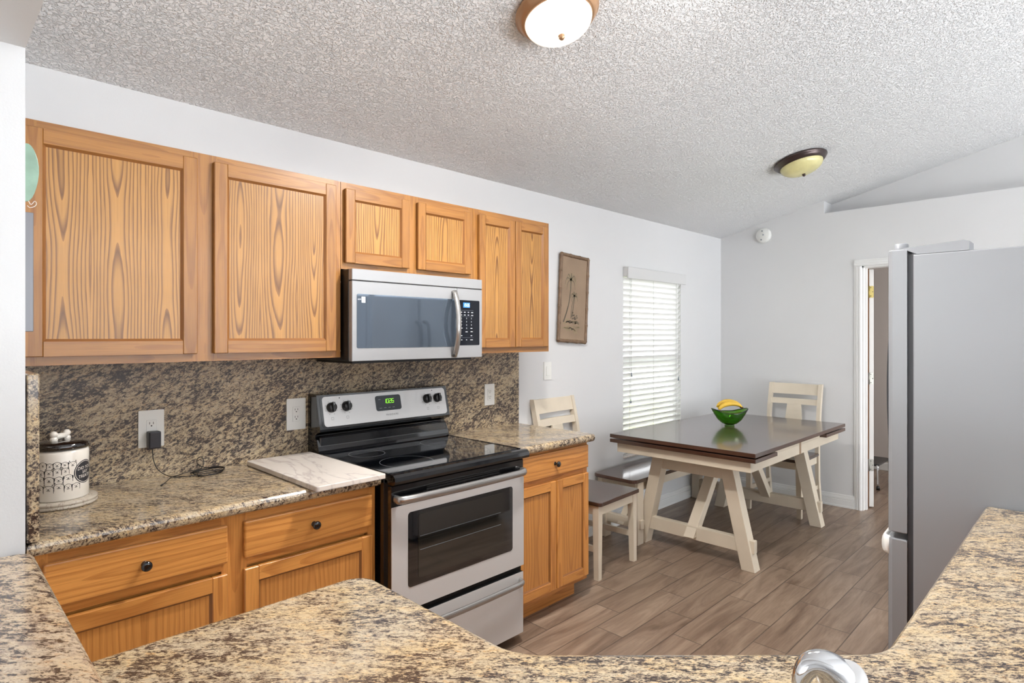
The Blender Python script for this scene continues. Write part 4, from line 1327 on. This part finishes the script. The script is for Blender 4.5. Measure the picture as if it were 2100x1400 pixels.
def stroke(mb, pts, w0, w1, mat, y=-0.0206):
    w0 *= 1.5; w1 *= 1.5
    pts = bez([(p[0], 0, p[1]) for p in pts], 14)
    n = len(pts)
    for i in range(n - 1):
        a, b = pts[i], pts[i + 1]
        d = (b - a).normalized(); nn = Vector((-d.z, 0, d.x))
        wa = w0 + (w1 - w0) * i / (n - 1); wb_ = w0 + (w1 - w0) * (i + 1) / (n - 1)
        mb.poly([(a + nn * wa) + Vector((0, y, 0)), (b + nn * wb_) + Vector((0, y, 0)), (b - nn * wb_) + Vector((0, y, 0)), (a - nn * wa) + Vector((0, y, 0))], mat)
mb = MB()
stroke(mb, [(-0.105, -0.17), (-0.07, -0.09), (-0.045, 0.0), (-0.038, 0.125)], 0.004, 0.0022, 'ink')
stroke(mb, [(-0.015, -0.13), (0.0, -0.05), (0.005, 0.02)], 0.0028, 0.0015, 'ink')
stroke(mb, [(-0.025, -0.14), (-0.020, -0.06), (0.0, 0.015)], 0.0022, 0.0012, 'ink')
for cx, cz, L, n in ((-0.038, 0.13, 0.085, 15), (0.006, 0.02, 0.055, 12)):
    for k in range(n):
        a = 2 * PI * k / n + 0.2
        ex = cx + L * math.cos(a) * 0.75; ez = cz + L * (0.55 * math.sin(a) - 0.45)
        mx = cx + L * 0.5 * math.cos(a); mz = cz + L * (0.45 * math.sin(a) + 0.12)
        stroke(mb, [(cx, cz), (mx, mz), (ex, ez)], 0.0022, 0.0006, 'ink' if k % 2 else 'ink_soft')
for k in range(26):
    x = -0.115 + random.random() * 0.17; z = -0.235 + random.random() * 0.09 - (x + 0.1) * 0.15
    stroke(mb, [(x, z), (x + 0.02, z + 0.008), (x + 0.045, z - 0.004)], 0.0035, 0.001, 'ink_soft' if k % 3 else 'ink')
for k in range(10):
    x = -0.02 + random.random() * 0.06; z = -0.15 + random.random() * 0.05
    stroke(mb, [(x, z), (x + 0.006, z + 0.010), (x + 0.012, z + 0.002)], 0.003, 0.001, 'ink')
mb.build('palm_painting', None, cv, world=False, fix=False)
pr_.rotation_euler = (0, math.radians(3.2), 0)

# ------------------------------------------------------------------ outlets, switch, smoke detector
def outlet(x0, x1, z0, z1, y, label, skip_low=False):
    xc, zc = (x0 + x1) / 2, (z0 + z1) / 2
    t = thing('wall_outlet', label, 'outlet', (xc, y, zc), 'white wall outlets')
    mb = MB(); mb.prism(rrect(x0, z0, x1, z1, 0.003, 3), y - 0.006, y - 0.0003, 'white_plastic', axis='y', bev=0.0)
    mb.build('cover_plate', None, t)
    mb = MB()
    mb.box((xc - 0.0175, y - 0.0068, zc - 0.034), (xc + 0.0175, y - 0.006, zc + 0.034), 'cord')
    mb.box((xc - 0.0165, y - 0.0078, zc - 0.033), (xc + 0.0165, y - 0.0064, zc + 0.033), 'white_plastic')
    for dz in ((0.017,) if skip_low else (0.017, -0.017)):
        for dx in (-0.0065, 0.0065):
            mb.box((xc + dx - 0.0010, y - 0.0082, zc + dz), (xc + dx + 0.0010, y - 0.0077, zc + dz + 0.009), 'slot')
        mb.tube([(xc, y - 0.0082, zc + dz - 0.006), (xc, y - 0.0076, zc + dz - 0.006)], 0.0026, 'slot', seg=10)
    mb.build('receptacle', None, t)
    return t
SY = 2.652
outlet(0.614, 0.703, 1.030, 1.174, SY, 'white outlet above the jar side of the counter, with black charger plugged in', True)
outlet(1.203, 1.294, 1.032, 1.176, SY, 'white empty outlet just left of the range')
outlet(2.431, 2.512, 1.044, 1.172, SY, 'white empty outlet right of the range')
sw = thing('light_switch', 'white light switch on the wall below the picture', 'switch', (3.027, D, 1.228))
mb = MB(); mb.prism(rrect(2.990, 1.168, 3.064, 1.288, 0.003, 3), D - 0.006, D - 0.0003, 'white_plastic', axis='y'); mb.build('cover_plate', None, sw)
mb = MB(); mb.box((3.011, D - 0.0095, 1.196), (3.043, D - 0.006, 1.260), 'white_plastic', bev=0.001); mb.build('rocker', None, sw)

sd = thing('smoke_detector', 'round white smoke detector high on the end wall', 'smoke detector', (XF, 2.248, 2.400))
R_ = Matrix.Rotation(-PI / 2, 3, 'Y')
mb = MB(); mb.lathe([(0, 0), (0.070, 0), (0.070, 0.012), (0.066, 0.016), (0.064, 0.030), (0.056, 0.036), (0, 0.038)], (XF - 0.0005, 2.248, 2.400), 'white_plastic', seg=40, R=R_); mb.build('housing', None, sd)
mb = MB()
for dy, dz in ((0.004, 0.040), (-0.006, 0.003), (0.012, -0.040)):
    mb.tube([(XF - 0.041, 2.248 + dy, 2.400 + dz), (XF - 0.036, 2.248 + dy, 2.400 + dz)], 0.006, 'grey_print', seg=10)
mb.build('buttons', None, sd)

# ------------------------------------------------------------------ ceiling lamps (axis follows the slope)
nrm = Vector((0, -SL, -1)).normalized()
tilt_m = Vector((0, 0, 1)).rotation_difference(nrm).to_matrix()
def ceiling_lamp(cx, cy, r, label, metal, glass_mat):
    c = Vector((cx, cy, ceil_z(cy))) + nrm * 0.0005
    t = thing('ceiling_lamp', label, 'ceiling lamp', c, 'flush dome ceiling lamps')
    k = r / 0.17
    mb = MB()
    mb.lathe([(0.0, 0.0), (0.160 * k, 0.0), (0.170 * k, 0.006), (0.171 * k, 0.014), (0.163 * k, 0.019), (0.160 * k, 0.028), (0.148 * k, 0.040), (0.140 * k, 0.044), (0.136 * k, 0.040), (0.0, 0.038)], c, metal, seg=64, R=tilt_m)
    rm = mb.build('rim', None, t)
    mb = MB()
    pf = [(0.137 * k * math.cos(a), 0.042 + 0.068 * k * math.sin(a)) for a in [PI / 2 * i / 12 for i in range(13)]]
    pf[-1] = (0, pf[-1][1])
    mb.lathe(pf, c, glass_mat, seg=64, R=tilt_m)
    mb.build('glass_shade', None, t)
    mb = MB()
    h0 = 0.042 + 0.068 * k
    mb.lathe([(0.010, h0 - 0.006), (0.012, h0), (0.009, h0 + 0.006), (0.011, h0 + 0.010), (0.006, h0 + 0.016), (0, h0 + 0.017)], c, metal, seg=20, R=tilt_m)
    mb.build('finial', None, t)
    return t, c
def lit_glass():
    t = NT('lit_alabaster_glass')
    n = t.noise(t.objco(), 7.0, 2)
    t.b.inputs['Base Color'].default_value = (0.9, 0.86, 0.8, 1)
    t.link(t.ramp(n, [(0.35, lin((246, 222, 196))), (0.62, lin((255, 248, 238)))]), t.b.inputs['Emission Color'])
    t.b.inputs['Emission Strength'].default_value = 0.72
    t.b.inputs['Roughness'].default_value = 0.25
    return t.m
M['lit_glass'] = lit_glass()
M['amber_glass'] = simple('cream_alabaster_glass', (214, 206, 150), 0.25, var=0.14, vscale=9)
l1, c1_ = ceiling_lamp(1.725, 1.475, 0.160, 'lit dome ceiling lamp with copper rim above the range aisle', 'copper', 'lit_glass')
l2, c2_ = ceiling_lamp(4.36, 1.50, 0.172, 'unlit dome ceiling lamp with dark bronze rim above the table', 'bronze', 'amber_glass')
pl = bpy.data.lights.new('kitchen_bulb', 'AREA'); pl.shape = 'DISK'; pl.size = 0.2; pl.energy = 40; pl.color = (1.0, 0.975, 0.94)
plo = bpy.data.objects.new('kitchen_bulb', pl); COL.objects.link(plo)
plo.location = c1_ + nrm * 0.14; plo.rotation_euler = Vector((0, 0, -1)).rotation_difference(nrm).to_euler()

# ------------------------------------------------------------------ things on the counter
JC = Vector((0.3415, 2.43, 0.9145))
mb = MB(); mb.lathe([(0, 0), (0.097, 0), (0.101, 0.003), (0.101, 0.009), (0.098, 0.011), (0.101, 0.013), (0.102, 0.019), (0.099, 0.022), (0, 0.022)], JC, 'marble_coaster', seg=56)
tag(mb.build('coaster'), 'round marble trivet under the treat jar', 'trivet')
jr = thing('treat_jar', 'white dog treat jar with black lid and bone knob', 'jar', JC + Vector((0, 0, 0.0222)))
JR = 0.0775
j0 = JC.z + 0.0224
mb = MB(); mb.lathe([(0, 0), (JR - 0.004, 0), (JR, 0.005), (JR, 0.150), (JR - 0.003, 0.158), (JR - 0.008, 0.160), (0, 0.160)], (JC.x, JC.y, j0), 'ceramic', seg=64); body = mb.build('jar_body', None, jr)
mb = MB(); mb.lathe([(0, 0.160), (JR - 0.006, 0.160), (JR, 0.162), (JR + 0.002, 0.168), (JR + 0.001, 0.178), (JR - 0.006, 0.183), (0.03, 0.186), (0, 0.187)], (JC.x, JC.y, j0), 'ceramic_black', seg=64); lid = mb.build('lid', None, jr)
mb = MB()
bz = j0 + 0.187 + 0.010
bd = Vector((0.80, 0.60, 0)).normalized(); bp_ = Vector((-bd.y, bd.x, 0))
bc = Vector((JC.x, JC.y, bz))
mb.tube([bc - bd * 0.020 + Vector((0, 0, 0.003)), bc + bd * 0.020 + Vector((0, 0, 0.003))], 0.0095, 'ceramic', seg=14)
for s in (-1, 1):
    for q in (-1, 1):
        mb.lathe([(0.0001, -0.0115), (0.006, -0.010), (0.0105, -0.005), (0.0115, 0), (0.0105, 0.005), (0.006, 0.010), (0.0001, 0.0115)], bc + bd * 0.024 * s + Vector((0, 0, 0.002 + 0.009 * q * 0.9)) + bp_ * 0.001, 'ceramic', seg=16)
mb.build('bone_knob', None, lid)
face = math.atan2(-JC.y, -JC.x)          # towards the kitchen opening
def jar(s, z, out=0.0003):
    a = face + s / JR
    return Vector((JC.x + (JR + out) * math.cos(a), JC.y + (JR + out) * math.sin(a), j0 + z))
def jline(mb, pts, w=0.00065, mat='dark_print', closed=False):
    if closed: pts = list(pts) + [pts[0]]
    for (a, b) in zip(pts[:-1], pts[1:]):
        dx, dz = b[0] - a[0], b[1] - a[1]; L = math.hypot(dx, dz)
        if L < 1e-6: continue
        nx, nz = -dz / L * w, dx / L * w
        ex, ez = dx / L * w * 0.5, dz / L * w * 0.5
        mb.poly([jar(a[0] + nx - ex, a[1] + nz - ez), jar(b[0] + nx + ex, b[1] + nz + ez), jar(b[0] - nx + ex, b[1] - nz + ez), jar(a[0] - nx - ex, a[1] - nz - ez)], mat)
def jblob(mb, cx, cz, rx, rz, mat='dark_print', n=14, out=0.00035):
    mb.poly([jar(cx + rx * math.cos(2 * PI * k / n), cz + rz * math.sin(2 * PI * k / n), out) for k in range(n)], mat)
mb = MB()
BADX, BADZ, BADR = 0.0735, 0.085, 0.037
rows = [(0.118, 0.013, 0.0), (0.096, 0.014, 0.006), (0.072, 0.015, -0.003), (0.046, 0.016, 0.004)]
for rz_, sz, sh in rows:
    x = -0.115 + sh
    while x < 0.15:
        w = sz * random.uniform(0.62, 0.92); hgt = sz * random.uniform(0.8, 1.15)
        cx = x + w
        zc = rz_ + random.uniform(-0.003, 0.003)
        if math.hypot(cx - BADX, zc - BADZ) > BADR + w * 0.6:
            kind = random.randint(0, 2)
            head = [(cx + w * math.cos(a) * (1 - 0.12 * math.sin(a)), zc + hgt * 0.62 * math.sin(a)) for a in [PI * (-0.1 + 1.2 * k / 12) for k in range(13)]]
            jline(mb, head + [(cx - w * 0.98, zc - hgt * 0.9)])
            jline(mb, [head[0], (cx + w * 0.98, zc - hgt * 0.9)])
            for s in (-1, 1):
                jblob(mb, cx + s * w * 0.36, zc + hgt * 0.12, 0.0010, 0.0011)
                if kind == 0:
                    jline(mb, [(cx + s * w * 0.55, zc + hgt * 0.50), (cx + s * w * 0.80, zc + hgt * 0.92), (cx + s * w * 0.92, zc + hgt * 0.30)])
                elif kind == 1:
                    jblob(mb, cx + s * w * 0.95, zc + hgt * 0.10, w * 0.17, hgt * 0.36)
                else:
                    jline(mb, [(cx + s * w * 0.7, zc + hgt * 0.45), (cx + s * w * 1.05, zc + hgt * 0.3), (cx + s * w * 0.95, zc - hgt * 0.2)])
            jblob(mb, cx, zc - hgt * 0.12, w * 0.20, hgt * 0.11)
            jline(mb, [(cx, zc - hgt * 0.2), (cx, zc - hgt * 0.34)])
            jline(mb, [(cx - w * 0.36, zc - hgt * 0.30), (cx - w * 0.15, zc - hgt * 0.42), (cx, zc - hgt * 0.34), (cx + w * 0.15, zc - hgt * 0.42), (cx + w * 0.36, zc - hgt * 0.30)])
        x += w * 2.02
mb.build('dog_drawing', None, body, fix=False)
mb = MB()
def disc(r, mat, out):
    N = 12
    for i in range(N):
        s0 = -r + 2 * r * i / N; s1 = -r + 2 * r * (i + 1) / N
        h0_ = math.sqrt(max(0, r * r - s0 * s0)); h1_ = math.sqrt(max(0, r * r - s1 * s1))
        pts = [(s0, -h0_), (s1, -h1_), (s1, h1_), (s0, h0_)]
        mb.poly([jar(BADX + a, BADZ + b, out) for a, b in pts], mat)
N = 48
disc(BADR * 0.999, 'dark_print', 0.0005)
def annulus(r0, r1, mat, out):
    for k in range(48):
        a, b = 2 * PI * k / 48, 2 * PI * (k + 1) / 48
        mb.poly([jar(BADX + r * math.cos(t), BADZ + r * math.sin(t), out) for r, t in ((r0, a), (r1, a), (r1, b), (r0, b))], mat)
annulus(BADR * 0.90, BADR * 0.94, 'ceramic', 0.0008)
annulus(BADR * 0.97, BADR * 1.02, 'dark_print', 0.0006)
for s, dz in (('DID YOU', 0.0125), ('SAY', -0.001), ('TREATS?', -0.0145)):
    add_text(mb, s, 0.0140, lambda u, v, dz=dz: jar(BADX + u * 0.95, BADZ + dz + v + u * 0.06, 0.0010), 'ceramic', shear=0.15)
bo = mb.build('treats_badge', None, body, fix=False)

mb = MB(); mb.prism(rrect(1.000, 1.962, 1.286, 2.585, 0.006, 3), 0.9146, 0.934, 'marble_board', bev=0.003, seg=2)
tag(mb.build('pastry_board'), 'white marble board lying on the counter beside the range', 'cutting board')

cg = thing('phone_charger', 'black plug-in charger with its coiled cable on the counter', 'charger', (0.664, SY - 0.02, 1.03))
mb = MB(); mb.box((0.640, SY - 0.050, 1.028), (0.682, SY - 0.0085, 1.094), 'charger', bev=0.005, seg=2); mb.build('plug_body', None, cg)
zt = 0.9175
cab = [(0.655, SY - 0.030, 1.028), (0.656, SY - 0.033, 1.010), (0.658, SY - 0.035, 0.985), (0.668, SY - 0.040, 0.952), (0.690, SY - 0.050, 0.926), (0.715, 2.555, zt), (0.76, 2.535, zt), (0.83, 2.54, zt), (0.895, 2.56, zt), (0.905, 2.585, zt + .003), (0.87, 2.60, zt + .003), (0.80, 2.595, zt), (0.775, 2.565, zt + 0.004),
       (0.80, 2.545, zt + .006), (0.87, 2.548, zt + .006), (0.898, 2.572, zt + .006), (0.86, 2.592, zt + .005), (0.79, 2.585, zt + .004), (0.79, 2.52, zt), (0.84, 2.495, zt), (0.885, 2.53, zt + .002), (0.892, 2.57, zt + .010), (0.85, 2.60, zt + .008),
       (0.812, 2.595, zt + 0.028), (0.808, 2.59, zt + 0.052), (0.824, 2.585, zt + 0.056), (0.826, 2.575, zt + 0.03), (0.80, 2.545, zt + .010), (0.785, 2.51, zt + .001), (0.81, 2.50, zt), (0.87, 2.515, zt + .004), (0.899, 2.555, zt + .010), (0.86, 2.585, zt + .012), (0.78, 2.600, zt + .004), (0.735, 2.58, zt), (0.70, 2.545, zt + .003), (0.675, 2.505, zt), (0.655, 2.470, zt)]
mb = MB(); mb.tube(bez(cab, 400), 0.0017, 'rubber', seg=6); wr = mb.build('cable', None, cg)
mb = MB(); mb.tube([(0.655, 2.470, zt), (0.649, 2.460, zt + 0.0005), (0.640, 2.446, zt + 0.0005)], [0.0025, 0.0032, 0.0032], 'rubber', seg=8); mb.build('connector', None, wr)

# agate ornament and grey strip hung on the kitchen face of the left wall
ag = thing('agate_ornament', 'pale green agate slice hung beside the left wall cabinet', 'ornament', (0.232, 2.10, 1.90))
mb = MB()
N = 26
pts = []
for k in range(N):
    a = 2 * PI * k / N
    rx = 0.0262 * (1 + 0.05 * math.sin(3 * a + 1)); rz = 0.082 * (1 + 0.03 * math.sin(2 * a + 2))
    pts.append((0.218 + rx * math.cos(a) + 0.002 * math.sin(a), 1.912 + rz * math.sin(a)))
pts = [(max(x, 0.2125), z) for x, z in pts]
cl = []
for p in pts:
    if not cl or (abs(p[0] - cl[-1][0]) + abs(p[1] - cl[-1][1])) > 1e-5: cl.append(p)
mb.prism(cl, 2.085, 2.093, 'agate', axis='y', bev=0.0015, seg=2); mb.build('agate_slice', None, ag)
mb = MB(); mb.tube(bez([(0.221, 2.088, 1.839), (0.228, 2.088, 1.826), (0.236, 2.088, 1.836), (0.240, 2.088, 1.830), (0.236, 2.088, 1.822), (0.226, 2.088, 1.817), (0.220, 2.088, 1.822)], 30), 0.0009, 'wire', seg=6); mb.build('wire_hook', None, ag)
mb = MB(); mb.box((0.2117, 2.075, 1.477), (0.2325, 2.115, 1.802), 'grey_metal', bev=0.0015)
tag(mb.build('metal_strip'), 'upright grey metal strip below the agate slice', 'rack')

# ------------------------------------------------------------------ faucet (stands behind the corner sink)
fc = thing('faucet', 'chrome faucet spout at the bottom edge of the photo', 'faucet', (0.66, 0.13, 0.914))
fwd = Vector((math.cos(TH), math.sin(TH), 0)); rt = Vector((math.sin(TH), -math.cos(TH), 0))
F0 = fwd * 0.60
def fp(r, z, d=0.0): return F0 + rt * r + fwd * d + Vector((0, 0, z))
mb = MB()
ctrl = [(0.365, 0.9145, 0.030), (0.361, 1.00, 0.028), (0.347, 1.085, 0.025), (0.331, 1.117, 0.021), (0.315, 1.1325, 0.016), (0.300, 1.1335, 0.0115), (0.2915, 1.119, 0.0085), (0.291, 1.098, 0.0075)]
path = bez([fp(r, z) for r, z, _ in ctrl], 42)
per = 42 // 7
rad = []
for i in range(len(path)):
    k = min(i // per, 6); t_ = (i - k * per) / per
    rad.append(ctrl[k][2] * (1 - t_) + ctrl[k + 1][2] * t_)
mb.tube(path, rad, 'chrome', seg=24); mb.build('spout', None, fc)
mb = MB(); mb.lathe([(0, 0.0), (0.040, 0.0), (0.040, 0.006), (0.032, 0.012), (0, 0.012)], fp(0.365, 0.9143), 'chrome', seg=32); mb.build('base_flange', None, fc)
RB = Vector((0, 0, 1)).rotation_difference((-fwd + Vector((0, 0, 0.9)) - rt * 0.1).normalized()).to_matrix()
mb = MB(); mb.lathe([(0.0165, -0.006), (0.0165, 0.001), (0.0145, 0.003), (0, 0.0035)], fp(0.334, 1.116, -0.012) + Vector((0, 0, 0.012)), 'steel', seg=28, R=RB); mb.build('button', None, fc)

# ------------------------------------------------------------------ step stool in the hall
st = thing('step_stool', 'chrome legged step stool with black top seen through the open door', 'stool', (6.68, 1.66, 0))
sx0, sx1, sy0, sy1, sz = 6.47, 6.90, 1.515, 1.80, 0.240
mb = MB(); mb.prism(rrect(sx0, sy0, sx1, sy1, 0.03, 4), sz - 0.02, sz, 'black_plastic', bev=0.004, seg=2); mb.build('seat', None, st)
for x in (sx0 + 0.02, sx1 - 0.02):
    for y in (sy0 + 0.02, sy1 - 0.02):
        s1 = -1 if x < 6.68 else 1; s2 = -1 if y < 1.66 else 1
        mb = MB(); mb.tube(bez([(x, y, sz - 0.012), (x + s1 * 0.018, y + s2 * 0.012, sz - 0.03), (x + s1 * 0.022, y + s2 * 0.016, sz - 0.09), (x + s1 * 0.03, y + s2 * 0.02, 0.02)], 14), 0.011, 'chrome', seg=12); lg = mb.build('leg', None, st)
        mb = MB(); mb.lathe([(0, 0), (0.017, 0), (0.014, 0.035), (0, 0.035)], (x + s1 * 0.03, y + s2 * 0.02, 0), 'black_plastic', seg=14); mb.build('rubber_foot', None, lg)
